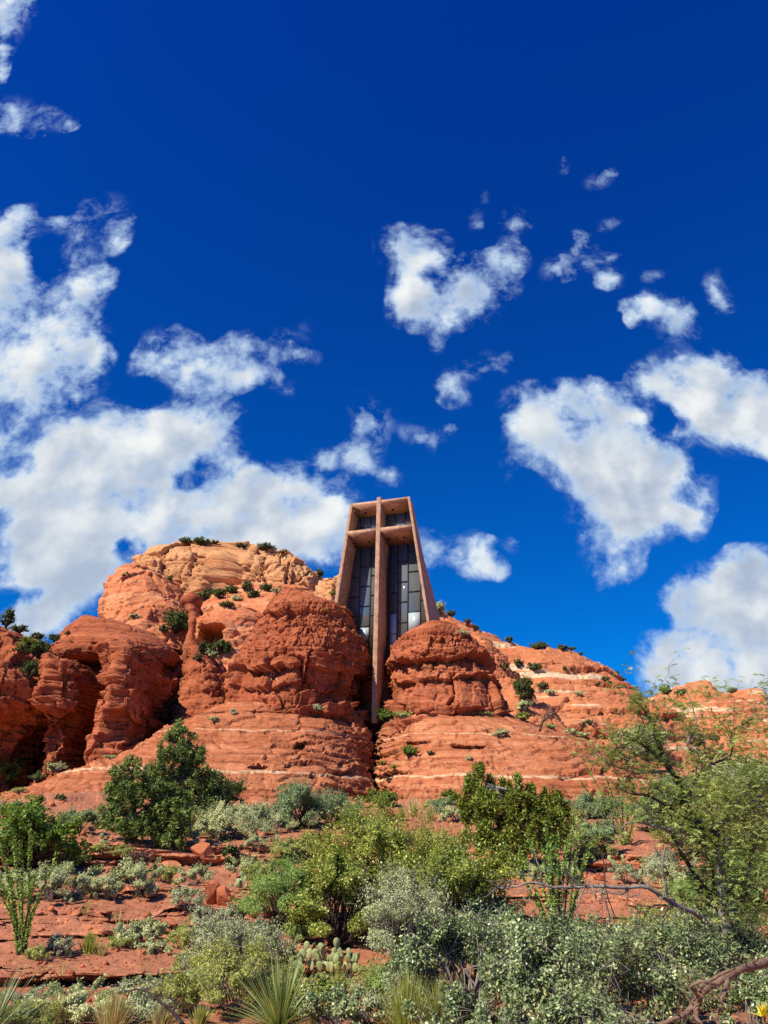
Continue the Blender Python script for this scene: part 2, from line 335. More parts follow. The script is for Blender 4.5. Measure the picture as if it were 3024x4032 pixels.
M_orange = rock_mat('rock_orange', (.42, .12, .05), (.60, .20, .085), (.72, .34, .16), varnish=.3, sfreq=.5, cream_noise=.45, bump=.6, fine=.6)
M_hill = rock_mat('rock_hill', (.36, .10, .045), (.56, .19, .08), (.68, .30, .145), cream=(.74, .52, .32), varnish=.4, sfreq=.38, cream_noise=.95, bump=.6, fine=.5)
M_pillar = rock_mat('rock_pillar', (.17, .042, .018), (.36, .098, .04), (.52, .175, .08), varnish=.75, bump=.7)
M_ground = rock_mat('rock_ground', (.33, .10, .05), (.57, .215, .11), (.72, .36, .20), varnish=.35, sfreq=5.0, soil=(.50, .20, .105), bump=.8, fine=3.0)
M_stone = rock_mat('boulder_stone', (.28, .07, .03), (.50, .15, .066), (.62, .24, .12), varnish=.3, sfreq=2.0, bump=.6, fine=3.0)

# ------------------------------------------------------------------ ground: one sheet, terraced towards the cliff
PROF = [(2330, 7.2), (2260, 9.2), (2212, 11.0), (2150, 13.0), (2128, 14.35), (2117, 14.9), (2110, 15.1), (2103, 14.82), (2092, 14.75), (2078, 15.02), (2072, 15.3), (2060, 15.9), (2035, 16.8), (2030, 17.2),
        (2026, 17.3), (2000, 17.45), (1996, 18.2), (1991, 18.5), (1988, 18.3), (1966, 18.45), (1960, 19.3), (1942, 20.3), (1925, 20.5), (1920, 21.4), (1890, 24), (1882, 24.9), (1877, 25.3), (1852, 25.4), (1848, 26.0), (1831, 26.15), (1824, 27.2), (1815, 28.5), (1780, 34), (1757, 42), (1748, 50), (1744, 60)]
def elev_tan(y): d = ray(829.5, y); return d.z / math.hypot(d.x, d.y)
PY = np.array([p[0] for p in PROF], float); PD = np.array([p[1] for p in PROF], float); PZ = np.array([p[1] * elev_tan(p[0]) for p in PROF])
def gsm(a, s):
    k = int(s * 3); x = np.arange(-k, k + 1); w = np.exp(-x * x / (2 * s * s)); w /= w.sum()
    return np.convolve(np.pad(a, k, mode='edge'), w, 'valid')
def build_ground():
    ys = np.arange(2330, 1743, -.97)
    d = np.interp(-ys, -PY, PD); z = np.interp(-ys, -PY, PZ)
    az = np.radians(np.concatenate([np.arange(-180, -38, 4), np.arange(-38, 38, .085), np.arange(38, 180.1, 4)]))
    nA, nR = len(az), len(ys)
    yy = np.repeat(ys[:, None], nA, 1)
    ax = np.repeat(az[None], nR, 0)
    Pn = np.stack([ax.ravel() * 9, yy.ravel() / 160, np.zeros(nA * nR)], 1)
    wob = (fbm(Pn, 5, 3) * 26 + fbm(Pn * np.array([3.5, .6, 1]), 9, 3) * 9).reshape(nR, nA)
    # the right-hand side keeps gentler ledges
    y2 = np.clip(yy + wob, 1744, 2330)
    D = np.interp(-y2.ravel(), -PY, PD).reshape(nR, nA); Z = np.interp(-y2.ravel(), -PY, PZ).reshape(nR, nA)
    PZs = gsm(np.interp(-ys, -PY, PZ), 26); PDs = gsm(np.interp(-ys, -PY, PD), 26)
    k = sstep(-.62, -.12, fbm(np.stack([ax.ravel() * 5 + 3, yy.ravel() / 70, np.zeros(nA * nR)], 1), 15, 3)); k = np.clip(k, .12, 1)
    D = (k * D.ravel() + (1 - k) * np.interp(-y2.ravel(), -ys, PDs)).reshape(nR, nA); Z = (k * Z.ravel() + (1 - k) * np.interp(-y2.ravel(), -ys, PZs)).reshape(nR, nA)
    X = D * np.sin(ax); Y = D * np.cos(ax)
    V = np.stack([X, Y, Z], -1).reshape(-1, 3)
    gd = np.gradient(Z, axis=0) / (np.abs(np.gradient(D, axis=0)) + 1e-4); steep = sstep(.12, .6, np.abs(gd)).ravel()
    Q = V * np.array([1, 1, 1.])
    lay = fbm(V * np.array([.35, .35, 14]), 31, 4)
    f1, f2, rid, off = worley(V * np.array([1.1, 1.1, 3.4]) + .2 * fbm(V * 1.5, 3, 2)[:, None], 41)
    crack = -sstep(.09, 0, f2 - f1)
    zq = (V[:, 2] + .12 * fbm(V * np.array([.25, .25, 0]), 36, 2) + .05 * fbm(V * 2.0, 37, 3)) / .17; bi = np.floor(zq); bf = zq - bi
    g1, g2, gid, goff = worley(np.stack([V[:, 0] / .9 + bi * 3.7, V[:, 1] / .9 + bi * 1.3, bi * 7 + .5], 1), 47)
    push = steep * (.34 * (gid - .5) + .16 * (bf - .5) + .3 * (rnd1(bi.astype(np.int64), 48) - .5) + .26 * lay + .24 * (rid - .5) + .10 * crack + .06 * vnoise(V * 5, 8))
    rad = np.stack([-np.sin(ax).ravel(), -np.cos(ax).ravel(), np.zeros(nA * nR)], 1)
    dist = np.sqrt((V[:, :2] ** 2).sum(1))
    V = V + rad * push[:, None]
    rough = (1 - steep) * (.07 * fbm(V * np.array([.8, .8, 0]) + 5, 21, 5) + .05 * fbm(V * 3.0, 23, 3) + .035 * (rid - .5) + .03 * np.abs(vnoise(V * np.array([2.2, 2.2, 0]), 27)))
    V[:, 2] += rough * np.clip(dist / 16, .6, 1.8) + sstep(36, 50, dist) * (.9 * fbm(V * np.array([.12, .12, 0]), 51, 4) + .35 * fbm(V * np.array([.6, .6, 0]), 52, 3))
    fade = sstep(60, 52, dist)  # settle where the cliff stands
    V = V.reshape(nR, nA, 3)
    def ring(r, zz): return np.stack([r * np.sin(az), r * np.cos(az), np.full(nA, zz)], -1)[None]
    near = [ring(.02, -1.75), ring(2, -1.78), ring(4.5, -1.95), ring(6.2, -2.05)]
    far = [ring(64, .9), ring(80, 1.0), ring(120, 1.5), ring(300, 0), ring(900, -4), ring(3500, -10)]
    G = np.concatenate(near + [V] + far); n = G.shape[0]
    i = np.arange(n - 1)[:, None]; j = np.arange(nA - 1)[None]
    F = np.stack([i * nA + j, i * nA + j + 1, (i + 1) * nA + j + 1, (i + 1) * nA + j], -1).reshape(-1, 4)[:, ::-1]
    return tag(mesh_np('ground', G.reshape(-1, 3), [F], M_ground, smooth=False), 'red sandstone hillside stepping up in ledges towards the cliff', 'ground', kind='structure')

# ------------------------------------------------------------------ rock masses
def rock_disp(P, Nn, p, tt):
    """outward displacement; p: dict of amplitudes, tt: 0 bottom .. 1 top"""
    seed = p.get('seed', 0); d = np.zeros(len(P), np.float32)
    def amp(v):
        if isinstance(v, (int, float)): return v
        return np.interp(tt, [a for a, b in v], [b for a, b in v])
    lo = fbm(P * p.get('bigf', .09), seed + 1, 3); d += amp(p.get('big', .8)) * lo
    warp = fbm(P * .25, seed + 2, 3)[:, None]
    zz = P[:, 2] + .5 * warp[:, 0] + p.get('dip', 0) * P[:, 0]
    for k, (L, a) in enumerate(p.get('strata', ())):
        q = zz / L + .3 * vnoise(P * np.array([.15, .15, 0]) + k, seed + 4 + k); i = np.floor(q).astype(np.int64); f = q - i
        r0 = rnd1(i, seed + 50 + k) - .5
        side = _hash(i, np.floor(P[:, 0] / (L * 4) + 2 * r0 + .6 * warp[:, 0]).astype(np.int64), i * 0, seed + 60 + k) - .5
        bulge = (np.sqrt(np.clip(1 - (2 * f - 1) ** 2, 0, 1)) - .6) * p.get('bulge', 1.0)
        d += a * (r0 * 1.0 + side * .5 + bulge * .7)
    for k, (cs, zs, a, crk) in enumerate(p.get('blocks', ())):
        A = amp(a)
        Q = P / cs * np.array([1, 1, zs]) + p.get('bwarp', .3) * np.stack([fbm(P / cs * 1.3, seed + 70 + k, 3), fbm(P / cs * 1.3 + 9, seed + 71 + k, 3), fbm(P / cs * 1.3 + 21, seed + 72 + k, 3)], 1)
        f1, f2, rid, off = worley(Q, seed + 80 + 10 * k)
        tx = np.stack([_hash((rid * 1e6).astype(np.int64), off[:, 0].astype(np.int64) * 0, off[:, 0].astype(np.int64) * 0 + j, 5) - .5 for j in range(3)], 1)
        d += A * ((rid - .5) * 1.1 + (tx * off).sum(1) * 2.2 - crk * sstep(.10, 0, f2 - f1))
    a = p.get('rough', .12); d += amp(a) * fbm(P * p.get('roughf', 1.2), seed + 90, 5, .55)
    for k, (L, cs, a, und) in enumerate(p.get('masonry', ())):
        # beds of blocks: flat tops and vertical joints, each block leaning and standing out by its own amount
        A = amp(a); zq = (P[:, 2] + p.get('dip', 0) * P[:, 0] + .9 * L * vnoise(P * np.array([.06, .06, 0]) + k, seed + 140 + k) + .30 * L * fbm(P * (1.1 / L), seed + 141 + k, 3)) / L
        zq = zq + .35 * np.sin(zq * 1.7 + k); i = np.floor(zq); f = (zq - i).astype(np.float32)
        wq = .22 * np.stack([fbm(P * (1.3 / cs), seed + 150 + k, 3), fbm(P * (1.3 / cs) + 13, seed + 151 + k, 3)], 1)
        Q = np.stack([P[:, 0] / cs + wq[:, 0] + i * 3.71, P[:, 1] / cs + wq[:, 1] + i * 1.37, i * 7 + .5], 1)
        f1, f2, rid, off = worley(Q, seed + 160 + 10 * k); h = (rid * 1e6).astype(np.int64)
        t1, t2, t3 = [rnd1(h, 200 + q) - .5 for q in range(3)]; bed = rnd1(i.astype(np.int64), seed + 170 + k) - .5
        d += A * ((rid - .5) * .9 + bed * .7 + t1 * off[:, 0] * 1.3 + t2 * off[:, 1] * 1.3 + t3 * (f - .5) * .9 + und * (f ** .8 - .6) * .7 - p.get('crk', .6) * sstep(.06, 0, f2 - f1))
    for (z0, a, w) in p.get('ledges', ()):
        dz = (z0 + .5 * vnoise(P * np.array([.3, .3, 0]), seed + 33) + .25 * vnoise(P * np.array([1.1, 1.1, 0]), seed + 34)) - P[:, 2]
        k = .35 + .9 * sstep(-.5, .6, vnoise(P * np.array([.16, .16, 0]), seed + 35))
        d -= a * k * np.where(dz > 0, np.exp(-dz / w), 0) - .25 * a * np.where(dz <= 0, np.exp(dz / w), 0)
    if 'flute' in p:
        fr, a = p['flute']; d -= amp(a) * np.abs(fbm(P * np.array([fr, fr, fr * .22]), seed + 41, 3)) * 2 - amp(a) * .4
    if 'holes' in p:
        c, ha, th = p['holes']; f1, f2, rid, off = worley(P * c * np.array([1, 1, 1.8]), seed + 95)
        d -= ha * sstep(.33, .12, f1) * (rid > th)
    return d
MASSES = {}
def zpx(y, D): return at(829, y, D).z
def mass(name, label, rows, mat, p, cell=.16, n=2.6, tilt=0.0, ry=None, smooth=6, carve=(), close=True, sil=.5, shade=False):
    rows = sorted(rows, key=lambda r: -r[0])
    z, cx, rx, Dc, ryy = [], [], [], [], []
    for r in rows:
        y, xl, xr, df = r[:4]; rr = r[4] if len(r) > 4 else ry
        dc = df + rr; ds = df + rr * sil
        zc = at((xl + xr) / 2, y, df).z; a = at(xl, y, ds).x; b = at(xr, y, ds).x
        z.append(zc); cx.append((a + b) / 2); rx.append((b - a) / 2); Dc.append(dc); ryy.append(rr)
    arr = np.array([z, cx, rx, Dc, ryy], float)
    seg = np.sqrt(np.diff(arr[0]) ** 2 + np.diff(arr[3] - arr[4]) ** 2 + (.5 * np.diff(arr[2])) ** 2); s = np.concatenate([[0], np.cumsum(seg)])
    m = max(8, int(s[-1] / cell)); u = np.linspace(0, s[-1], m)
    A = np.stack([gsm(np.interp(u, s, a), max(smooth, .5)) for a in arr])
    tt = (A[0] - A[0].min()) / (A[0].max() - A[0].min() + 1e-6)
    if close:
        k = int(max(4, min(A[2][-1], A[4][-1]) / cell / 1.5)); g = np.linspace(0, 1, k + 1)[1:]; sc_ = np.cos(g * math.pi / 2) * .98 + .02; 
        last = A[:, -1]; up = min(last[2], last[4]) * .22 * np.sin(g * math.pi / 2)
        C = np.stack([last[0] + up, np.full(k, last[1]), last[2] * sc_, np.full(k, last[3]), last[4] * sc_])
        A = np.concatenate([A, C], 1); tt = np.concatenate([tt, np.ones(k)])
    nF = int(np.clip(math.pi * (A[2].max() * .7 + A[4].max() * .3) / cell, 60, 2400))
    ph = np.concatenate([np.linspace(math.pi - .35, 2 * math.pi + .35, nF), np.linspace(2 * math.pi + .35, 3 * math.pi - .35, 40)[1:-1]])
    c, s_ = np.cos(ph), np.sin(ph); e = 2.0 / n
    ux = np.sign(c) * np.abs(c) ** e; uy = np.sign(s_) * np.abs(s_) ** e
    # spread the samples evenly along the curve
    X = A[1][:, None] + A[2][:, None] * ux[None]; Y = A[3][:, None] + A[4][:, None] * uy[None]; Z = np.repeat(A[0][:, None], len(ph), 1)
    Z = Z + tilt * (X - A[1].mean())
    G = np.stack([X, Y, Z], -1)
    gu = np.gradient(G, axis=0); gv = np.gradient(G, axis=1); N = np.cross(gv, gu); N /= np.linalg.norm(N, axis=-1, keepdims=True) + 1e-9
    N[..., 2] *= .55
    P = G.reshape(-1, 3); Nn = N.reshape(-1, 3); t = np.repeat(tt[:, None], len(ph), 1).ravel()
    d = rock_disp(P, Nn, p, t)
    P = P + Nn * d[:, None]
    # vertical clefts / alcoves: (x, y px, depth, half width px, half height px, push back metres)
    for (px, py, Yd, wx, wy, a) in carve:
        c0 = np.array(at(px, py, Yd)); hx = abs(at(px + wx, py, Yd).x - c0[0]); hz = abs(at(px, py + wy, Yd).z - c0[2])
        wv = fbm(P * .5, 77, 3)
        q = (np.abs((P[:, 0] - c0[0]) / hx) ** 3 + np.abs((P[:, 2] - c0[2]) / hz) ** 3) ** .333 + .45 * wv
        P[:, 1] += a * sstep(1.0, .72, q) * (P[:, 1] < Yd + abs(a) + 6)
    nP = len(ph); i = np.arange(len(tt) - 1)[:, None]; j = np.arange(nP)[None]; j2 = (j + 1) % nP
    F = np.stack([i * nP + j, i * nP + j2, (i + 1) * nP + j2, (i + 1) * nP + j], -1).reshape(-1, 4)
    o = mesh_np(name, P, [F, np.array([np.arange(nP) + (len(tt) - 1) * nP])], mat, smooth=shade)
    tag(o, label, 'rock', kind='structure'); MASSES[label] = o
    return o
TERR = []
TERR.append(build_ground())
dome_p = dict(seed=11, crk=.2, big=.8, bigf=.07, bulge=.9, strata=((2.6, .30),), masonry=((2.1, 6.0, .50, 1.1), (.7, 3.0, .40, 1.1), (.26, 1.8, .07, .9)), rough=.06, ledges=((zpx(1612, 78), .5, .35), (zpx(1655, 74), .7, .4), (zpx(1583, 80.5), .5, .3), (zpx(1700, 70), .45, .3), (zpx(1568, 80.5), .35, .25), (zpx(1597, 77.5), .3, .25), (zpx(1628, 75), .4, .3), (zpx(1642, 74), .3, .25), (zpx(1682, 71), .35, .25), (zpx(1715, 69), .4, .3)))
TERR.append(mass('cliff', 'broad rounded red sandstone bench left of the cleft below the chapel', [
 (1541, 460, 792, 84), (1546, 440, 799, 82.4), (1560, 400, 803, 80.6), (1600, 335, 805, 77.2), (1650, 240, 805.5, 73.6), (1700, 130, 805.5, 70.3), (1740, 30, 805, 67.5), (1800, -60, 805, 63)], M_dome, dome_p, ry=14, cell=.1, n=2.55, sil=1.15,
 carve=[(650, 1617, 79, 13, 9, 1.6), (462, 1680, 72, 35, 4, .9), (560, 1660, 74, 20, 4, .7), (420, 1612, 79, 4, 28, .6)]))
TERR.append(mass('cliff', 'broad rounded red sandstone bench right of the cleft below the chapel', [
 (1540, 830, 1105, 84), (1547, 816, 1140, 82), (1590, 812.5, 1290, 78.4), (1640, 812, 1390, 75), (1700, 812, 1470, 71.6), (1760, 812, 1560, 69), (1830, 812, 1640, 64)], M_dome, dict(dome_p, seed=23), ry=14, cell=.1, n=2.55, sil=1.0,
 carve=[(905, 1603, 79, 30, 4, .9), (1010, 1617, 78, 40, 4, .9), (860, 1665, 74, 30, 5, .7)]))
knob_p = dict(seed=37, big=.8, bigf=.12, masonry=((2.7, 3.3, [(0, 1.75), (.42, 1.75), (.52, .25), (1, .2)], .9), (.95, 1.3, [(0, .28), (.44, .28), (.5, .55), (.86, .5), (.93, .15)], .7), (.36, .6, [(0, .05), (.45, .07), (.5, .26), (.86, .24), (.93, .06)], .5)), rough=[(0, .05), (.45, .06), (.5, .14), (.85, .14), (1, .08)], roughf=2.4)
TERR.append(mass('cliff', 'large blocky red knob of rock standing left of the chapel', [
 (1272, 596, 668, 90.5, 4.5), (1277, 575, 690, 90, 4.9), (1286, 570, 735, 89.4, 5.4), (1300, 560, 756, 88.6, 6), (1330, 545, 776, 87.4, 6.7), (1375, 522, 797, 86.2, 8.5), (1430, 492, 799, 85.2, 13.5), (1490, 470, 799, 84.2, 15.5), (1530, 452, 799, 83.2, 16), (1575, 426, 799, 82.4, 16)], M_knob, dict(knob_p, ledges=((zpx(1316, 88), .75, 2.2), (zpx(1434, 84.5), 1.4, 1.4), (zpx(1474, 83.5), .8, 1.0), (zpx(1535, 82.5), 1.1, .9))), cell=.085, n=1.9))
TERR.append(mass('cliff', 'blocky red knob of rock standing right of the cross post', [
 (1340, 905, 985, 87, 6), (1346, 880, 1010, 86.6, 6.4), (1364, 856, 1030, 86, 7), (1400, 840, 1062, 85.2, 8), (1450, 835, 1092, 84.4, 9), (1500, 833, 1110, 83.6, 9.5), (1540, 829, 1120, 82.8, 10), (1580, 824, 1140, 82, 10)], M_knob, dict(knob_p, seed=58, ledges=((zpx(1424, 86.5), 1.3, 1.3), (zpx(1462, 85), .8, 1.0), (zpx(1533, 83), 1.0, .9))), cell=.085, n=2.3))
TERR.append(mass('cliff', 'shaded rock saddle behind the foot of the cross post', [
 (1380, 780, 860, 97.5), (1400, 765, 880, 96.6), (1450, 765, 890, 95.6), (1600, 765, 900, 95)], M_knob, dict(seed=61, big=.3, strata=((1.5, .2),), rough=.1), ry=7, cell=.35))
pil_p = dict(seed=71, big=1.0, bigf=.14, flute=(.22, 1.3), masonry=((4.2, 2.8, 1.0, .4), (1.3, 1.3, .55, .6), (.45, .6, .18, .5)), rough=.10, roughf=1.5)
TERR.append(mass('cliff', 'dark red back wall of the shaded alcoves on the left', [
 (1425, -120, 470, 108), (1440, -140, 480, 106), (1500, -160, 490, 105), (1600, -160, 470, 103), (1700, -160, 440, 100)], M_pillar, pil_p, ry=10, cell=.2, n=4))
TERR.append(mass('cliff', 'red buttress with a lit face and a shaded right side, left of the big knob', [
 (1376, 310, 332, 92), (1383, 300, 338, 90), (1400, 286, 341, 88), (1440, 278, 344, 86.3), (1500, 275, 338, 85.5), (1550, 270, 330, 85.2), (1600, 266, 322, 84.6), (1640, 262, 316, 84), (1720, 254, 310, 82.5)], M_pillar, dict(pil_p, seed=83), ry=10, cell=.1, n=8, sil=1.0,
 carve=[(262, 1570, 86, 30, 40, 2.2), (300, 1455, 88, 14, 30, 1.2)]))
TERR.append(mass('cliff', 'ragged red pillar overhanging a dark alcove at the far left', [
 (1418, 160, 196, 91), (1428, 150, 204, 89), (1450, 142, 210, 87.5), (1490, 138, 208, 86.8), (1525, 142, 200, 87.2), (1545, 152, 190, 89), (1590, 156, 184, 90), (1630, 150, 184, 89.5), (1680, 136, 190, 87), (1720, 120, 204, 85)], M_pillar, dict(pil_p, seed=97), ry=8.5, cell=.1, n=7, sil=1.0))
TERR.append(mass('cliff', 'red overhanging cliff at the left edge above a dark hollow', [
 (1372, -60, 100, 96), (1384, -80, 125, 93), (1410, -100, 140, 89), (1450, -110, 146, 86.5), (1500, -110, 140, 86), (1530, -110, 128, 87), (1548, -110, 100, 91), (1620, -110, 90, 93), (1720, -120, 80, 90)], M_pillar, dict(pil_p, seed=103), ry=9, cell=.14, n=2.4, sil=1.0))
TERR.append(mass('cliff', 'smooth rounded red shelf above the shaded pillars', [
 (1326, 188, 232, 112), (1334, 155, 280, 109), (1350, 128, 325, 105), (1380, 106, 368, 100), (1415, 100, 372, 99), (1432, 110, 368, 103), (1450, 130, 360, 108)], M_pillar, dict(seed=111, crk=.1, big=.7, strata=((1.6, .2),), masonry=((1.4, 5, .4, .9), (.5, 2.5, .26, .9)), rough=.1, holes=(.75, .9, .7)), ry=9, cell=.15, n=2.2))
TERR.append(mass('cliff', 'low red ridge with bushes along its crest at the left edge', [
 (1353, -260, 40, 135), (1360, -300, 95, 130), (1378, -320, 135, 124), (1420, -320, 160, 116), (1500, -320, 170, 110)], M_pillar, dict(seed=121, big=1.0, masonry=((2, 3, .6, .8), (.7, 1.5, .3, .8)), rough=.16), ry=14, cell=.22, n=2.4))
TERR.append(mass('cliff', 'pinkish rock shoulder between the buttress and the big knob', [
 (1392, 406, 440, 106), (1400, 400, 458, 104), (1430, 396, 480, 102), (1500, 388, 500, 99), (1560, 366, 500, 94), (1640, 330, 520, 88)], M_pillar, dict(seed=131, big=.8, masonry=((2.4, 3, .5, .8), (.8, 1.5, .3, .7), (.35, .7, .1, .6)), rough=.1), ry=7, cell=.15, n=2.4))
tan_p = dict(seed=141, big=1.2, bigf=.06, masonry=((14, 6.5, 2.2, .3), (3.2, 4.0, .75, .7), (1.1, 2.0, .3, .6), (.5, .8, .1, .5)), rough=.14)
TERR.append(mass('cliff', 'tan sandstone caprock of the butte behind the chapel', [
 (1187, 352, 655, 178), (1191, 330, 676, 175.5), (1198, 314, 688, 173.5), (1214, 302, 695, 171.5), (1240, 298, 698, 170.5), (1272, 294, 702, 169.8), (1330, 280, 715, 167)], M_tan, tan_p, ry=16, cell=.22, n=4.2, tilt=-.085, smooth=3,
 carve=[(352, 1225, 172, 3, 45, 2.5), (420, 1215, 172, 2.5, 40, 2.2), (565, 1230, 172, 2.5, 40, 2.2), (620, 1225, 171, 3, 35, 2), (505, 1215, 172, 2, 25, 1.4)]))
TERR.append(mass('cliff', 'orange rounded shoulder left of the tan caprock', [
 (1222, 262, 352, 166), (1230, 248, 372, 162), (1250, 236, 386, 158), (1280, 222, 398, 154), (1310, 211, 412, 150), (1345, 203, 426, 147), (1400, 195, 440, 143)], M_orange, dict(seed=151, big=1.4, flute=(.10, 1.6), masonry=((5.0, 6, .8, .6), (1.6, 4, .45, .8), (.6, 2, .16, .7)), rough=.14), ry=14, cell=.2, n=2.3))
TERR.append(mass('cliff', 'bushy sloping bench below the tan caprock', [
 (1268, 470, 700, 163), (1276, 440, 705, 158), (1292, 425, 710, 150), (1306, 425, 720, 143), (1330, 425, 720, 140)], M_orange, dict(seed=161, big=1.0, strata=((1.4, .3), (.6, .2)), blocks=((2.5, 1.5, .5, .5),), rough=.3), ry=12, cell=.25, n=2.6))
TERR.append(mass('cliff', 'pale banded rock with a dark alcove below the tan caprock', [
 (1304, 450, 560, 136), (1312, 430, 580, 134), (1330, 418, 600, 131), (1370, 414, 600, 129), (1420, 404, 600, 127), (1480, 395, 600, 124)], M_orange, dict(seed=171, crk=.2, big=.9, masonry=((2.6, 4, .9, .9), (.9, 2, .35, .8)), rough=.12), ry=9, cell=.18, n=2.5,
 carve=[(452, 1375, 131, 32, 32, 7)]))
TERR.append(mass('cliff', 'balanced red hoodoo beside the dark alcove', [
 (1278, 405, 425, 134), (1284, 392, 432, 133.5), (1296, 390, 430, 133), (1304, 400, 424, 133.5), (1318, 405, 432, 133), (1340, 407, 436, 132.5), (1360, 408, 424, 132.5), (1372, 404, 420, 131), (1400, 392, 432, 129)], M_pillar, dict(seed=181, big=.5, strata=((1.5, .25),), rough=.15), ry=2.2, cell=.16, n=2, smooth=3))
TERR.append(mass('cliff', 'small tan cliff between the butte and the chapel', [
 (1240, 690, 770, 152), (1246, 684, 800, 150), (1270, 680, 810, 148.5), (1330, 670, 820, 146)], M_tan, dict(tan_p, seed=191, big=.6), ry=9, cell=.22, n=2.6))
hill_p = dict(seed=201, ledges=tuple((z, 1.5 + .5 * math.sin(z), .9) for z in (9, 15, 19.5, 26, 30, 37, 43, 48, 54, 60)), crk=.1, big=1.4, bigf=.05, bulge=.5, strata=((7.0, .8),), masonry=((4.6, 22, 1.5, 1.3), (1.7, 13, .95, 1.3), (.7, 6, .34, 1.2)), rough=.16)
TERR.append(mass('hill', 'long orange banded hill descending right of the chapel', [
 (1309, 880, 948, 185), (1322, 860, 985, 181), (1336, 850, 1012, 178), (1356, 845, 1058, 174), (1374, 845, 1094, 171), (1393, 845, 1165, 167), (1399, 840, 1240, 165), (1412, 840, 1288, 162), (1438, 830, 1336, 157), (1470, 820, 1378, 152), (1500, 810, 1425, 147), (1560, 800, 1500, 140), (1640, 780, 1570, 132), (1720, 760, 1640, 122), (1800, 740, 1760, 112)], M_hill, hill_p, ry=20, cell=.2, n=2.5, smooth=3, sil=.85))
TERR.append(mass('hill', 'nearer orange spur sloping down right of the blocky knob', [
 (1376, 965, 1050, 128), (1384, 950, 1072, 126), (1402, 940, 1092, 123), (1440, 930, 1122, 119), (1480, 930, 1152, 115), (1520, 930, 1200, 111), (1560, 930, 1238, 107), (1610, 920, 1290, 102), (1680, 900, 1340, 96), (1790, 880, 1460, 84)], M_orange, dict(seed=211, crk=.15, big=1.0, masonry=((2.6, 6, .9, .9), (1.0, 3, .5, .9), (.4, 1.5, .16, .7)), rough=.14), ry=11, cell=.18, n=2.5))
TERR.append(mass('hill', 'farthest red banded butte at the right edge', [
 (1469, 1462, 1512, 240), (1476, 1446, 1532, 236), (1488, 1436, 1556, 232), (1500, 1430, 1600, 228), (1540, 1415, 1700, 222), (1600, 1400, 1760, 212), (1720, 1370, 1840, 195), (1800, 1350, 2000, 170)], M_hill, dict(hill_p, seed=221), ry=22, cell=.32, n=2.6, smooth=3))
TERR.append(mass('hill', 'red ledge topped hill beyond the thorny tree', [
 (1487, 1592, 1618, 262), (1493, 1575, 1645, 258), (1520, 1550, 1655, 252), (1560, 1520, 1690, 246), (1640, 1500, 1740, 236), (1790, 1460, 1900, 200)], M_hill, dict(hill_p, seed=231), ry=18, cell=.34, n=2.6, smooth=3))
bpy.context.view_layer.update()
def hit(x, y, only=None):
    d = ray(x, y).normalized(); best = None
    for o in (only or TERR):
        ok, loc, nor, _ = o.ray_cast((0, 0, 0), d)
        if ok and (best is None or loc.length < best[0].length): best = (loc.copy(), nor.copy())
    return best
def drop(X, Y):
    best = -1e9
    for o in TERR:
        ok, loc, nor, _ = o.ray_cast((X, Y, 300), (0, 0, -1))
        if ok and loc.z > best: best = loc.z
    return best
# ------------------------------------------------------------------ chapel
def stucco_mat():
    m, n, b, out = new_mat('chapel_concrete'); geo = n.new('ShaderNodeNewGeometry'); P = geo.outputs['Position']
    f = n.noise(P, 1.6, 6, .65); g = n.noise(P, 11, 5, .7)
    c = n.ramp(n.math('ADD', n.math('MULTIPLY', f, .5), n.math('MULTIPLY', g, .5)), [(.36, (.27, .15, .09)), (.5, (.48, .29, .18)), (.64, (.65, .43, .285))])
    n.put(b.inputs['Base Color'], c); b.inputs['Roughness'].default_value = .9; b.inputs['Specular IOR Level'].default_value = .1
    bp = n.new('ShaderNodeBump'); bp.inputs['Strength'].default_value = .35; bp.inputs['Distance'].default_value = .03; n.put(bp.inputs['Height'], g); n.put(b.inputs['Normal'], bp.outputs[0])
    return m
M_conc = stucco_mat()
def glass_mat():
    m, n, b, out = new_mat('chapel_glass'); geo = n.new('ShaderNodeNewGeometry')
    b.inputs['Base Color'].default_value = (.13, .15, .155, 1); b.inputs['Roughness'].default_value = .03; b.inputs['Specular IOR Level'].default_value = .9
    return m
M_glass = glass_mat(); M_frame = flat_mat('bronze_frame', (.035, .028, .022), .5, .3); M_pale = flat_mat('pale_panel', (.40, .48, .50), .35, .4); M_lamp = flat_mat('downlight_black', (.012, .01, .01), .6)
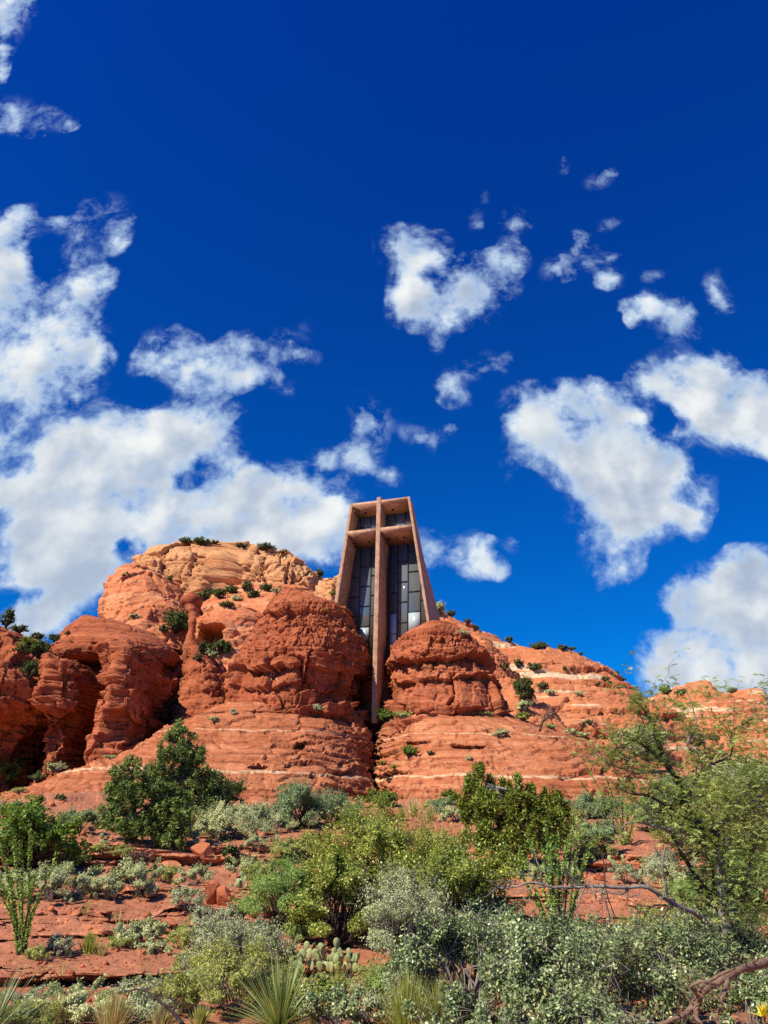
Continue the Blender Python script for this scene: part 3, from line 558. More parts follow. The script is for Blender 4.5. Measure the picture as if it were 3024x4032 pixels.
def build_chapel():
    yaw = R(-20); KS = 91.0 / 96.0; base = Vector((-.6719, 96.0, 0)) * KS
    ch = empty('chapel', base, yaw, 'tall pinkish concrete chapel with a cross front wedged between two red knobs', 'chapel')
    ch.scale = (KS, KS, KS)
    lo = lambda z: -4.25 - (40.5 - z) * .128; li = lambda z: -3.87 - (40.5 - z) * .1215
    ro = lambda z: 4.35 + (40.5 - z) * .152; ri = lambda z: 3.98 + (40.5 - z) * .153
    inner_s = lambda z: np.interp(z, [18, 26, 40.5], [3.6, 3.3, 2.3])
    zb = 17.0
    # side walls: thin front edge, body spreading towards the back
    def wall(o, i, sg, lab):
        m = MB(); zs = [zb, 22, 28, 34, 38, 40.5]
        back_s = lambda z: np.interp(z, [17, 26.4, 31.3, 34.8, 37.2, 40.5], [8.3, 5.2, 3.6, 3.3, 3.0, 2.4])
        flare = lambda z: np.interp(z, [17, 26.4, 31.3, 34.8, 37.2, 40.5], [.1, .0, -.02, -.5, -.75, -.85])
        P = []
        for z in zs:
            P.append([(o(z), 0, z), (i(z), 0, z), (i(z) + (o(z) - i(z)) * .1, back_s(z), z), (o(z) + sg * flare(z), back_s(z), z)])
        for a, b in zip(P[:-1], P[1:]): 
            q = a + b if sg > 0 else [a[1], a[0], a[3], a[2], b[1], b[0], b[3], b[2]]
            if sg > 0: q = [a[1], a[0], a[3], a[2], b[1], b[0], b[3], b[2]]
            else: q = a + b
            # outer skin only between stacked rings
            m.add(q, [(0, 1, 5, 4), (1, 2, 6, 5), (2, 3, 7, 6), (3, 0, 4, 7)])
        m.add(P[-1], [(0, 1, 2, 3)]); m.add(P[0], [(3, 2, 1, 0)])
        w = m.build('side_wall', M_conc, ch); w['label'] = lab
        bv = w.modifiers.new('bevel', 'BEVEL'); bv.width = .06; bv.segments = 2; bv.limit_method = 'ANGLE'; bv.angle_limit = R(50)
    wall(lo, li, -1, 'lit left side wall'); wall(ro, ri, 1, 'right side wall with its outer face in shade')
    # roof slab with a soffit that slopes down to the glass, then the sloping back
    m = MB(); x0, x1 = -4.22, 4.32
    m.hexa([(x0, .012, 40.14), (x1, .012, 40.14), (x1 - .3, 2.35, 38.95), (x0 + .3, 2.35, 38.95), (x0, .012, 40.49), (x1, .012, 40.49), (x1 - .8, 2.35, 40.45), (x0 + .8, 2.35, 40.45)])
    m.hexa([(-6.9, 8.0, 17), (7.4, 8.0, 17), (3.5, 2.36, 38.96), (-3.4, 2.36, 38.96), (-6.9, 8.4, 17), (7.4, 8.4, 17), (3.5, 2.6, 40.44), (-3.4, 2.6, 40.44)])
    r = m.build('roof', M_conc, ch)
    # cross post: a deep fin whose back edge swells and thins
    m = MB(); prof = [(11.2, .75), (12.6, .94), (17, 2.4), (20, 3.0), (23.1, 3.2), (27.7, 3.0), (34, 2.5), (40.95, 1.9)]
    xl = lambda z: -.46 + (z - 11.9) * .0031; xr = lambda z: .17 + (z - 11.9) * .0021
    rings = [[(xl(z), -.03, z), (xr(z), -.03, z), (xr(z), s, z), (xl(z), s, z)] for z, s in prof]
    for a, b in zip(rings[:-1], rings[1:]): m.add(a + b, [(0, 1, 5, 4), (1, 2, 6, 5), (2, 3, 7, 6), (3, 0, 4, 7)])
    m.add(rings[-1], [(0, 1, 2, 3)]); m.add(rings[0], [(3, 2, 1, 0)])
    w = m.build('cross_post', M_conc, ch); bv = w.modifiers.new('bevel', 'BEVEL'); bv.width = .05; bv.segments = 2; bv.limit_method = 'ANGLE'; bv.angle_limit = R(50)
    # cross beam: one wedge-shaped shelf each side of the post
    for a0, a1, lab in ((-4.62, -.375, 0), (.235, 4.60, 0)):
        m = MB(); t0 = a0 + (.07 if a0 < 0 else 0); t1 = a1 - (.0 if a0 < 0 else .05)
        m.hexa([(a0, -.012, 35.98), (a1, -.012, 35.98), (a1, 3.25, 34.95), (a0, 3.25, 34.95), (t0, -.012, 36.49), (t1, -.012, 36.49), (t1, 3.25, 36.3), (t0, 3.25, 36.3)])
        w = m.build('cross_beam', M_conc, ch)
    # windows
    def window(x0b, x1b, x0t, x1t, zb_, zt, s, cols, name_lab, pale=(), rungs=()):
        """cols: list of (x at mid height, [rung heights])"""
        g = MB(); g.hexa([(x0b, s, zb_), (x1b, s, zb_), (x1b, s + .06, zb_), (x0b, s + .06, zb_), (x0t, s, zt), (x1t, s, zt), (x1t, s + .06, zt), (x0t, s + .06, zt)])
        win = empty('window', (0, 0, 0)); win.parent = ch; win['label'] = name_lab
        g.build('glass', M_glass, win)
        fr = MB()
        def edge(z, c):       # x of mullion c at height z (straight up)
            return c
        def clampx(x, z):
            f = (z - zb_) / (zt - zb_); return min(max(x, x0b + (x0t - x0b) * f + .02), x1b + (x1t - x1b) * f - .02)
        for c in cols:
            fr.box((c - .055, s - .13, zb_), (c + .055, s - .004, zt))
        for (xa, xb, zs) in rungs:
            for z in zs:
                a, b = clampx(xa, z) + .056, clampx(xb, z) - .056
                if b - a > .15: fr.box((a, s - .10, z - .05), (b, s - .006, z + .05))
        fr.build('frame', M_frame, win)
        for (xa, xb, za, zc) in pale:
            pm = MB(); pm.box((xa, s - .05, za), (xb, s - .008, zc)); q = pm.build('pale_pane', M_pale, win); q['label'] = 'pale bottom pane'
        return win
    st = lambda a: [a - 2.76 * k for k in range(-1, 6)]
    window(li(18), -.47, li(35) , -.40, 18.5, 35.1, 3.22, (-3.73, -2.2, -.9), 'tall dark lower left window', pale=((-3.66, -2.26, 22.3, 23.85),),
           rungs=((-7, -3.73, st(30.9)), (-3.73, -2.2, st(32.32)), (-2.2, -.9, st(31.0)), (-.9, 0, st(32.3))))
    window(.2, ri(18), .24, ri(35), 18.5, 35.1, 3.22, (.62, 1.66, 3.1, 4.82), 'tall dark lower right window', pale=((.70, 1.60, 19.5, 25.45), (3.17, 4.76, 22.85, 25.5)),
           rungs=((.62, 1.66, st(31.05)), (1.66, 3.1, st(32.5)), (3.1, 4.82, st(31.05)), (4.82, 8, st(29.8))))
    window(li(36.2), -.38, li(39) , -.38, 36.3, 39.0, 2.05, (-3.46, -1.92), 'small upper left window', rungs=((-3.46, -1.92, (37.6,)),))
    window(.235, ri(36.2), .235, ri(39), 36.3, 39.0, 2.05, (1.62, 3.1), 'small upper right window', rungs=((1.62, 3.1, (37.75,)),))
    # recessed downlights in the two soffits
    for x, s, up in ((-2.49, 1.35, 1), (1.5, 1.35, 1), (-4.1, 1.9, 0), (-2.0, 1.9, 0), (.9, 1.75, 0), (3.0, 1.75, 0)):
        z = 40.14 - (s - .012) / 2.338 * 1.19 if up else 35.98 - (s + .012) / 3.262 * 1.03
        sl = -1.19 / 2.338 if up else -1.03 / 3.262
        m = MB(); th = np.arange(14) * 2 * np.pi / 14; r = .17
        top = np.stack([x + r * np.cos(th), s + r * np.sin(th), z + sl * r * np.sin(th) - .004], 1); bot = top - np.array([0, 0, .05])
        k = np.arange(14); F = np.stack([k, (k + 1) % 14, (k + 1) % 14 + 14, k + 14], 1)
        m.add(np.concatenate([bot, top]), F); m.add(bot, [list(range(13, -1, -1))])
        m.build('downlight', M_lamp, ch)
    return ch
chapel = build_chapel()
# pale letters scratched into the big knob
def scratch():
    m = MB(); kn = [o for o in TERR if 'left of the chapel' in o['label']]
    strokes = [[(586, 1451), (586.5, 1470)], [(586, 1451), (592, 1453), (592.5, 1459), (587, 1461)], [(588, 1461), (595, 1456), (600, 1451)], [(590, 1461), (597, 1467), (601, 1471)]]
    for s in strokes:
        P = []
        for a, b in zip(s[:-1], s[1:]):
            for t in np.linspace(0, 1, 6)[:-1]: P.append((a[0] + (b[0] - a[0]) * t, a[1] + (b[1] - a[1]) * t))
        P.append(s[-1]); pts = []
        for p in P:
            h = hit(p[0], p[1], kn); pts.append(np.array(h[0] - ray(*p).normalized() * .01))
        m.tube(pts, .045, 5)
    o = m.build('scratched_letters', flat_mat('scratch_pale', (.72, .42, .26), .9))
    tag(o, 'pale letters R X scratched on the blocky red knob left of the chapel', 'graffiti')
scratch()
# ------------------------------------------------------------------ vegetation
rs = np.random.RandomState(7)
LM = dict(
 teal=leaf_mat('leaf_teal', (.07, .12, .035), (.41, .50, .225), (.60, .63, .30), .38, .5, .2, .12),
 olive=leaf_mat('leaf_olive', (0.143, 0.193, 0.028), (0.437, 0.487, 0.086), (0.840, 0.806, 0.156), .4, .4, .3),
 green=leaf_mat('leaf_green', (0.068, 0.143, 0.014), (0.230, 0.351, 0.036), (0.405, 0.494, 0.072), .45, .35, .35),
 sage=leaf_mat('leaf_sage', (0.374, 0.419, 0.193), (0.718, 0.747, 0.386), (0.850, 0.850, 0.497), .7, .15, .2),
 grey=leaf_mat('leaf_grey', (0.324, 0.373, 0.193), (0.616, 0.664, 0.386), (0.778, 0.761, 0.456), .65, .15, .2),
 blue=leaf_mat('leaf_bluegreen', (0.139, 0.224, 0.108), (0.327, 0.434, 0.215), (0.528, 0.568, 0.253), .6, .2, .25),
 fine=leaf_mat('leaf_fine', (0.244, 0.286, 0.065), (0.592, 0.605, 0.187), (0.850, 0.773, 0.288), .6, .2, .3),
 feather=leaf_mat('leaf_feather', (.22, .34, .08), (.48, .62, .20), (.62, .70, .26), .55, .2, .4),
 mesq=leaf_mat('leaf_mesquite', (.22, .31, .08), (.54, .62, .21), (.74, .74, .30), .45, .3, .4),
 pine=leaf_mat('needles_pine', (.07, .115, .03), (.34, .44, .12), (.48, .54, .18), .55, .2, .35),
 juniper=leaf_mat('needles_juniper', (.07, .105, .015), (.34, .40, .06), (.48, .50, .10), .55, .2, .25),
 dark=leaf_mat('leaf_dark', (0.042, 0.068, 0.019), (0.140, 0.189, 0.054), (0.280, 0.297, 0.096), .6, .2, .2),
 under=leaf_mat('leaf_undergrowth', (0.194, 0.224, 0.063), (0.538, 0.538, 0.202), (0.822, 0.747, 0.316), .6, .2, .3),
 straw=leaf_mat('grass_straw', (0.462, 0.396, 0.154), (0.770, 0.660, 0.330), (0.850, 0.770, 0.462), .6, .2, .3),
 ygrass=leaf_mat('grass_yellow_green', (0.253, 0.310, 0.057), (0.552, 0.575, 0.138), (0.759, 0.690, 0.276), .5, .2, .35),
 oco=leaf_mat('leaf_ocotillo', (0.151, 0.286, 0.042), (0.403, 0.638, 0.101), (0.605, 0.773, 0.168), .45, .3, .3),
 yucca=leaf_mat('blade_yucca', (0.224, 0.280, 0.112), (0.504, 0.560, 0.280), (0.700, 0.672, 0.350), .4, .4, .15),
 sotol=leaf_mat('blade_sotol', (0.196, 0.266, 0.070), (0.476, 0.546, 0.182), (0.784, 0.728, 0.308), .4, .4, .2))
BK = dict(dark=bark_mat('bark_dark', (.035, .028, .022), (.13, .105, .085)), grey=bark_mat('bark_grey', (.13, .11, .09), (.38, .33, .28)), brown=bark_mat('bark_brown', (.12, .07, .045), (.32, .21, .14)))
def unit(a): return a / (np.linalg.norm(a, axis=-1, keepdims=True) + 1e-9)
def leafmesh(P, L, W, out=None, up=.4, along=None, jit=1.0):
    """diamond leaves; out: outward direction per leaf; along: preferred long axis"""
    n = len(P); L = np.broadcast_to(L, (n,))[:, None] * rs.uniform(.5, 1.5, (n, 1)); W = np.broadcast_to(W, (n,))[:, None] * rs.uniform(.7, 1.3, (n, 1))
    nr = rs.normal(size=(n, 3)) * jit
    if out is not None: nr = nr + out * .9
    nr[:, 2] += up; nr = unit(nr)
    t = rs.normal(size=(n, 3)) if along is None else along + rs.normal(size=(n, 3)) * .3
    t = unit(t - nr * (t * nr).sum(1, keepdims=True)); b = np.cross(nr, t)
    V = np.stack([P - t * L * .5, P + b * W * .5 - t * L * .05, P + t * L * .5 + nr * L * .08, P - b * W * .5 - t * L * .05], 1).reshape(-1, 3)
    return V, np.arange(4 * n).reshape(n, 4)
def mpp(x, y, Y): return (at(x + 1, y, Y) - at(x, y, Y)).length
def spot(x, y, D=None):
    """ground point seen at that place, or the ground below it at distance D"""
    if D is None:
        h = hit(x, y); return h[0]
    p = at(x, y, D); return Vector((p.x, p.y, drop(p.x, p.y)))
def size(x, y, w, h, b):
    m = mpp(x, y, b.y); return w * m, max(.05, at(x, y - h, b.y).z - b.z)
def clumps(w, h, n, flat=.55, lift=.42, low=-.5):
    d = unit(rs.normal(size=(n, 3))); d[:, 2] = np.where(d[:, 2] < low, -d[:, 2], d[:, 2])
    r = rs.uniform(.25, 1.0, (n, 1)) ** .55
    return d * r * np.array([w / 2, w / 2 * .85, h * flat]) * .92 + np.array([0, 0, h * lift]), d
STY = dict(  # material, leaf length, leaf width, cover, clump count, clump size, bark, stem radius
 teal=('teal', .042, .028, 1.55, 26, .22, 'grey', .018), olive=('olive', .050, .030, 2.1, 30, .22, 'dark', .02), green=('green', .085, .06, 2.2, 30, .22, 'dark', .02),
 sage=('sage', .045, .018, 2.6, 20, .24, 'grey', .012), grey=('grey', .034, .020, 1.3, 24, .25, 'grey', .016), blue=('blue', .06, .028, 2.0, 26, .24, 'dark', .016),
 feather=('feather', .05, .017, 1.9, 30, .26, 'dark', .014), fine=('fine', .045, .012, 1.6, 30, .28, 'grey', .010), dark=('dark', .10, .06, 2.2, 16, .26, 'dark', .03), juniper_s=('juniper', .11, .06, 2.4, 16, .25, 'dark', .03))
def bush(label, x, y, w, h, style, D=None, cat='shrub', group=None, name='shrub', cover=1.0, one=False, twigs=0, scale=1.0):
    b = spot(x, y, D); W, H = size(x, y, w, h, b)
    W *= 1.3; H *= 1.12
    mt, L, Wd, cov, nc, cs, bk, sr = STY[style]
    px = mpp(x, y, b.y) * 2.16
    L = max(L * scale, px * 1.3); Wd = max(Wd * scale, px * .85)
    nl = int(np.clip(cov * cover * (W * H * 2.2) / (L * Wd * .5) * 1.25, 160, 30000))
    nc = int(nc * 1.6 * np.clip(W / 2, .6, 2.2))
    C, cd = clumps(W, H, nc); ci = rs.randint(0, nc, nl); cr = rs.uniform(.6, 1.3, nc) * cs * np.sqrt(W * H) * .46
    dd = unit(rs.normal(size=(nl, 3))); rr = rs.uniform(.25, 1, (nl, 1)) ** .5
    P = C[ci] + dd * rr * cr[ci][:, None] * np.array([1, 1, .8])
    P = P + .10 * W * np.stack([vnoise(P * 2.2, 3), vnoise(P * 2.2 + 9, 4), vnoise(P * 2.2 + 20, 5)], 1)
    q = rs.uniform(size=(nl, 1)) < .12; P = P * np.where(q, rs.uniform(1.05, 1.28, (nl, 1)), 1)
    P = P[P[:, 2] > .03 * H]; P = P[P[:, 2] < 1.14 * H]; nl = len(P)
    out = unit(P - np.array([0, 0, H * .35]))
    lv = leafmesh(P, L, Wd, out * 1.05 + np.array([-.1, -.12, .1]), .5)
    sb = MB()
    for k in range(nc):
        e = C[k]; mid = e * np.array([.45, .45, .55]) + rs.normal(size=3) * .05 * W
        st = np.array([rs.uniform(-.06, .06) * W, rs.uniform(-.06, .06) * W, -.05])
        sb.tube([st, (st + mid) / 2 + rs.normal(size=3) * .02 * W, mid, (mid + e) / 2 + rs.normal(size=3) * .03 * W, e], np.array([1, .85, .65, .45, .2]) * max(sr, px * .45) * np.clip(W / 2, .5, 1.6), 4)
    for k in range(twigs):
        e = C[rs.randint(nc)]; q = e + unit(rs.normal(size=3) + np.array([0, -.3, .5])) * rs.uniform(.12, .42) * W * .6
        q2 = (e + q) / 2 + rs.normal(size=3) * .03 * W
        sb.tube([e, q2, q], np.array([.7, .5, .25]) * max(.008, px * .42), 3)
    if one:
        V = np.concatenate([lv[0]] + sb.v); nV = len(lv[0]); ps = [lv[1]] + [np.concatenate(p) + nV for p in sb.p.values()]
        mi = np.concatenate([np.full(len(p), 0 if i == 0 else 1) for i, p in enumerate(ps)])
        o = mesh_np(name, V, ps, None, mats=[LM[mt], BK[bk]], midx=mi); o.location = b
        return tag(o, label, cat, group)
    e = empty(name, b, 0, label, cat, group)
    mesh_np('foliage', lv[0], [lv[1]], LM[mt], e); sb.build('stems', BK[bk], e)
    return e
def tuft_tree(label, x, y, D, pts, top, kind, trunk, cat, name, leafL=.13, leafW=.05, dens=1.0, bark='dark', upright=.3):
    """tree from crown puffs given as (x, y, rx, ry px, depth offset m)"""
    b = spot(x, y, D); m = mpp(x, y, b.y); e = empty(name, b, 0, label, cat)
    Vs, n0, Fs = [], 0, []; br = MB()
    tr = [np.array(at(a, c, b.y + dz) - b) for a, c, dz in trunk]; tr[0] = np.array([tr[0][0], tr[0][1], -.2])
    tb = MB(); tb.tube(tr, np.linspace(1, .25, len(tr)) * .14, 8)
    trp = np.array(tr)
    for (px, py, rx, ry, dz) in pts:
        c = np.array(at(px, py, b.y + dz) - b); a = rx * m; cc = ry * m
        a *= 1.15; cc *= 1.12; k = max(9, int(19 * dens * a * cc / .16)); 
        sub = unit(rs.normal(size=(k, 3))) * rs.uniform(.3, 1, (k, 1)) ** .5 * np.array([a, a * .9, cc]) + c
        j = trp[np.argmin(((trp - c * np.array([1, 1, .9])) ** 2).sum(1))]
        br.tube([j, (j + c) / 2 + np.array([0, 0, -.06]), c], [.05, .035, .015], 5)
        for s in sub[:14]: br.tube([c, (c + s) / 2 + rs.normal(size=3) * .04, s], [.016, .012, .006], 3)
        nl = 64; ii = np.repeat(np.arange(k), nl)
        dd = unit(rs.normal(size=(k * nl, 3)) + np.array([0, 0, upright])); rr = rs.uniform(.1, 1, (k * nl, 1))
        sz = rs.uniform(.7, 1.3, k)[ii][:, None] * .25 * np.sqrt(a * cc) ** .5
        P = sub[ii] + dd * rr * sz * np.array([1, 1, 1 + upright])
        v, f = leafmesh(P, leafL, leafW, None, .3, along=dd, jit=1.0)
        Vs.append(v); Fs.append(f + n0); n0 += len(v)
    mesh_np('crown', np.concatenate(Vs), [np.concatenate(Fs)], LM[kind], e); tb.build('trunk', BK[bark], e, True); br.build('branches', BK[bark], e)
    return e
tuft_tree('tall dark green pinyon pine on the slope left of the cleft, highest of its clump', 402, 1800, None, [
 (386, 1578, 20, 17, 0), (372, 1602, 24, 15, -.3), (405, 1600, 24, 17, .2), (362, 1625, 26, 16, -.4), (398, 1632, 28, 18, -.2), (425, 1628, 20, 18, .2), (352, 1655, 24, 15, -.3), (385, 1662, 26, 16, .2), (428, 1660, 28, 20, .1), (448, 1690, 26, 20, .3), (410, 1700, 28, 20, .1), (440, 1725, 30, 22, .4), (330, 1668, 20, 14, -.1), (370, 1690, 24, 16, .1), (470, 1705, 20, 16, .4), (430, 1760, 30, 22, .4), (400, 1745, 26, 20, .3), (350, 1700, 24, 18, .1), (365, 1720, 26, 20, .2), (460, 1735, 26, 22, .4), (450, 1765, 28, 18, .4), (415, 1785, 30, 18, .3), (340, 1680, 22, 16, 0), (388, 1685, 28, 22, .2), (415, 1655, 26, 20, .2), (380, 1630, 24, 16, .1), (480, 1750, 20, 14, .5)],
 1560, 'pine', [(404, 1800, 0), (402, 1740, 0), (396, 1680, 0), (392, 1630, 0), (387, 1575, 0)], 'pine tree', 'pine_tree', leafL=.10, leafW=.045)
tuft_tree('pinyon pine with a broad lower crown joined to the left of the tall pine', 288, 1815, None, [
 (288, 1655, 22, 14, 0), (265, 1672, 24, 15, 0), (300, 1680, 26, 16, -.2), (250, 1692, 18, 13, 0), (322, 1690, 24, 16, 0), (278, 1702, 28, 16, -.2), (306, 1715, 24, 16, -.2), (252, 1722, 20, 14, 0), (245, 1752, 26, 16, 0), (275, 1765, 28, 18, -.2), (318, 1740, 24, 18, 0), (300, 1780, 26, 16, -.1), (232, 1775, 18, 12, 0), (258, 1785, 26, 16, -.1), (290, 1800, 30, 15, -.2), (325, 1775, 26, 18, 0), (330, 1715, 24, 18, 0), (240, 1712, 18, 13, 0), (268, 1690, 22, 14, .1), (315, 1800, 26, 14, -.2), (270, 1735, 26, 16, -.2)],
 1640, 'pine', [(290, 1815, 0), (288, 1760, 0), (284, 1715, 0), (288, 1665, 0)], 'pine tree', 'pine_tree', leafL=.10, leafW=.045)
tuft_tree('bright green bushy young pine growing low in front of the tall pine', 372, 1832, None, [
 (368, 1708, 20, 14, 0), (350, 1728, 24, 15, 0), (388, 1728, 24, 16, 0), (370, 1750, 28, 16, -.2), (342, 1762, 24, 16, 0), (398, 1760, 22, 17, 0), (360, 1785, 30, 17, -.2), (392, 1792, 24, 16, 0), (335, 1795, 20, 14, 0), (370, 1812, 28, 13, -.2)],
 1690, 'pine', [(372, 1832, 0), (370, 1780, 0), (369, 1715, 0)], 'pine tree', 'pine_tree', leafL=.11, dens=1.1)
tuft_tree('yellow green juniper with upright flame tufts right of the olive shrubs', 1112, 1884, None, [
 (1018, 1690, 11, 20, 0), (1036, 1678, 10, 18, 0), (1028, 1715, 22, 20, 0), (1060, 1702, 12, 20, .2), (1085, 1712, 16, 20, .1), (1118, 1702, 9, 20, 0), (1112, 1730, 22, 20, -.2), (1052, 1740, 26, 22, -.2), (1146, 1712, 9, 18, .2), (1150, 1745, 20, 20, 0), (1180, 1728, 14, 16, .2), (1205, 1730, 12, 14, .2), (1190, 1760, 22, 20, .1), (1216, 1762, 16, 18, .3), (1085, 1760, 28, 22, -.3), (1025, 1765, 26, 22, 0), (1135, 1780, 26, 22, -.2), (1010, 1745, 18, 16, .1), (1060, 1795, 26, 22, -.2), (1100, 1812, 24, 22, -.3), (1170, 1795, 24, 20, 0), (1205, 1800, 22, 20, .2), (1040, 1825, 20, 18, 0), (1075, 1845, 18, 18, -.2), (1140, 1828, 22, 20, -.2), (1185, 1832, 20, 16, 0), (1110, 1862, 22, 16, -.2)],
 1660, 'juniper', [(1112, 1884, 0), (1108, 1830, 0), (1100, 1770, 0), (1070, 1700, 0)], 'juniper', 'juniper_tree', leafL=.12, leafW=.04, dens=1.9, bark='grey', upright=.9)
bush('dark juniper bush in the shade just right of the tall pine', 468, 1752, 92, 78, 'dark', D=None)
bush('broad bright green shrub behind the ocotillo at the left edge', 58, 1884, 205, 134, 'green', D=None, cover=1.1)
bush('low green brush between the broad green shrub and the pines', 170, 1800, 85, 48, 'blue', D=None)
bush('rounded olive green leafy shrub, highest of the three in the middle', 820, 1930, 225, 178, 'olive', D=None)
bush('olive green leafy shrub behind the prickly pear patch', 735, 2045, 200, 182, 'olive', D=None)
bush('olive green leafy shrub left of the ocotillo stems with yellowed leaf tips', 985, 2030, 225, 205, 'olive', D=None)
bush('twiggy grey shrub with sparse pale leaves in front of the olive shrubs', 868, 2075, 205, 172, 'grey', D=None, twigs=260, cover=.9)
bush('soft light green feathery tree leaning out left of the olive shrubs', 600, 1998, 150, 135, 'feather', D=None, name='feathery_tree', cat='tree', twigs=40)
bush('blue green rounded shrub at the foot of the left bench', 650, 1790, 128, 92, 'blue', D=None)
bush('blue green shrub leaning against the boulders at the foot of the cleft', 738, 1780, 95, 62, 'blue', D=None)
bush('fine leaved olive shrub beside the sotol rosette', 500, 2195, 200, 150, 'fine', D=None, twigs=120)
bush('hazy grey twiggy shrub above the dead curved branch', 470, 2120, 140, 120, 'grey', D=None, twigs=200, cover=.8)
bush('greyish shrub between the feathery tree and the sotol', 560, 2085, 130, 85, 'grey', D=None, twigs=90)
bush('pale fine leaved shrub right of the prickly pear patch', 830, 2165, 130, 70, 'fine', D=None, twigs=60)
bush('small teal shrub right of the sotol rosette', 730, 2235, 140, 100, 'teal', D=None, scale=.8)
bush('large teal leaved shrub filling the foreground below the ocotillo stems', 1010, 2225, 330, 235, 'teal', D=None, twigs=120)
bush('large teal leaved shrub under the long dead branch', 1240, 2250, 360, 255, 'teal', D=None, twigs=160)
bush('teal leaved shrub behind the fallen log at the right', 1450, 2230, 260, 215, 'teal', D=None, twigs=120)
bush('teal leaved shrub at the right edge above the fallen log', 1640, 2190, 220, 175, 'teal', D=None, twigs=80)
bush('low teal shrub at the bottom edge beside the yellow grass', 1010, 2290, 260, 130, 'teal', D=None, twigs=40, scale=.85)
bush('teal shrub along the bottom edge left of the log', 1270, 2300, 300, 140, 'teal', D=None, twigs=60, scale=.85)
bush('green shrub behind the right ocotillo on the red slope', 1300, 1840, 80, 66, 'blue', D=None)
bush('bare tan brush at the foot of the far hill behind the thorny tree', 1395, 1640, 95, 62, 'grey', D=None, twigs=60)
for a in (('fine leaved grey green shrub between the pear patch and the sotol', 610, 2160, 130, 60, 'fine', None), ('pale dusty shrub below the pear patch', 720, 2150, 110, 42, 'sage', None), ('grey green shrub left of the tall yellow grass', 780, 2215, 120, 80, 'grey', None), ('teal shrub with gaps behind the large teal shrubs', 1120, 2110, 200, 115, 'teal', None), ('teal shrub spreading below the thorny limbs', 1345, 2120, 220, 110, 'teal', None), ('teal shrub under the thorny tree crown', 1540, 2110, 200, 120, 'teal', None), ('teal shrub between the grey shrub and the tall grass', 935, 2150, 150, 110, 'teal', None),
          ('olive brush at the feet of the middle olive shrubs', 905, 1960, 150, 90, 'olive', None), ('grey brush on the bottom ledge behind the sotol', 420, 2100, 90, 50, 'fine', None), ('olive shrub behind the thorny tree at the right edge', 1620, 1830, 140, 130, 'fine', None), ('pale green shrub behind the thorny tree trunk', 1500, 1850, 130, 110, 'fine', None), ('green brush on the red slope behind the thorny limbs', 1420, 1790, 110, 70, 'blue', None), ('pale brush at the far right under the red hills', 1600, 1720, 140, 70, 'sage', None), ('dull green brush left of the thorny tree far behind', 1480, 1740, 120, 60, 'blue', None), ('green yellow brush right of the juniper foot', 1240, 1800, 60, 50, 'fine', None)):
    bush(a[0], a[1], a[2], a[3], a[4], a[5], D=a[6], twigs=30)
for a in (('bright olive shrub in front of the prickly pear patch right side', 812, 2125, 70, 40, 'fine'), ('pale twiggy brush over the teal shrubs at the centre bottom', 905, 2215, 160, 100, 'grey'), ('dusty olive bush at the bottom left of the sotol', 380, 2190, 130, 80, 'fine'), ('pale grey brush left of the dusty olive bush', 300, 2160, 110, 50, 'grey'), ('yellow green bush right of the sotol at the bottom edge', 700, 2200, 120, 80, 'olive'), ('teal shrub filling the gap left of the ocotillo stems', 1080, 2040, 150, 100, 'teal'), ('grey teal shrub under the middle of the long dead branch', 1260, 2070, 170, 80, 'teal'), ('pale green shrub under the foot of the long dead branch', 1440, 2050, 150, 80, 'fine'), ('teal shrub in front of the thorny trunk', 1580, 2060, 170, 100, 'teal'), ('grey teal shrub at the bottom right corner', 1640, 2260, 200, 150, 'teal'),
          ('olive shrub joining the two lower olive shrubs', 850, 2030, 150, 110, 'olive'), ('yellow olive brush right of the highest olive shrub', 935, 1910, 110, 90, 'olive'), ('light green brush left of the pear patch', 565, 2062, 90, 60, 'fine'), ('grey green brush over the bottom ledge lip', 520, 2050, 110, 60, 'grey'), ('soft green brush on the slope above the feathery tree', 640, 1850, 100, 36, 'fine'), ('green shrub at the base of the right bench', 1290, 1770, 120, 50, 'blue'), ('dull shrub below the right bench behind the juniper', 1250, 1850, 110, 60, 'fine'), ('pale shrub at the base of the left bench beside the shade', 545, 1772, 70, 30, 'sage'), ('green brush in the corner of the left bench and the slope', 215, 1790, 70, 40, 'blue'), ('low green brush at the left edge under the bench', 20, 1772, 80, 40, 'blue'), ('grassy green bush left of the blue green shrub', 600, 1772, 50, 30, 'fine'), ('brush between the straw grass and the juniper', 975, 1740, 40, 34, 'green')):
    bush(a[0], a[1], a[2], a[3], a[4], a[5], twigs=24)
for a in (('yellow green twiggy bush growing between the large teal shrubs', 1130, 2170, 130, 110, 'fine'), ('small olive bush poking out of the teal shrubs below the log end', 1300, 2190, 90, 80, 'olive'), ('dry pale brush among the teal shrubs under the long dead branch', 1190, 2095, 120, 60, 'sage'), ('bright green bush between the log and the teal shrubs', 1420, 2130, 110, 90, 'olive'), ('fine leaved green bush under the thorny crown at the right edge', 1610, 2120, 120, 90, 'fine'), ('olive bush left of the large teal shrubs', 900, 2110, 110, 80, 'olive'), ('dry grey brush on top of the teal shrubs at the right', 1500, 2060, 120, 60, 'grey')):
    bush(a[0], a[1], a[2], a[3], a[4], a[5], twigs=60)
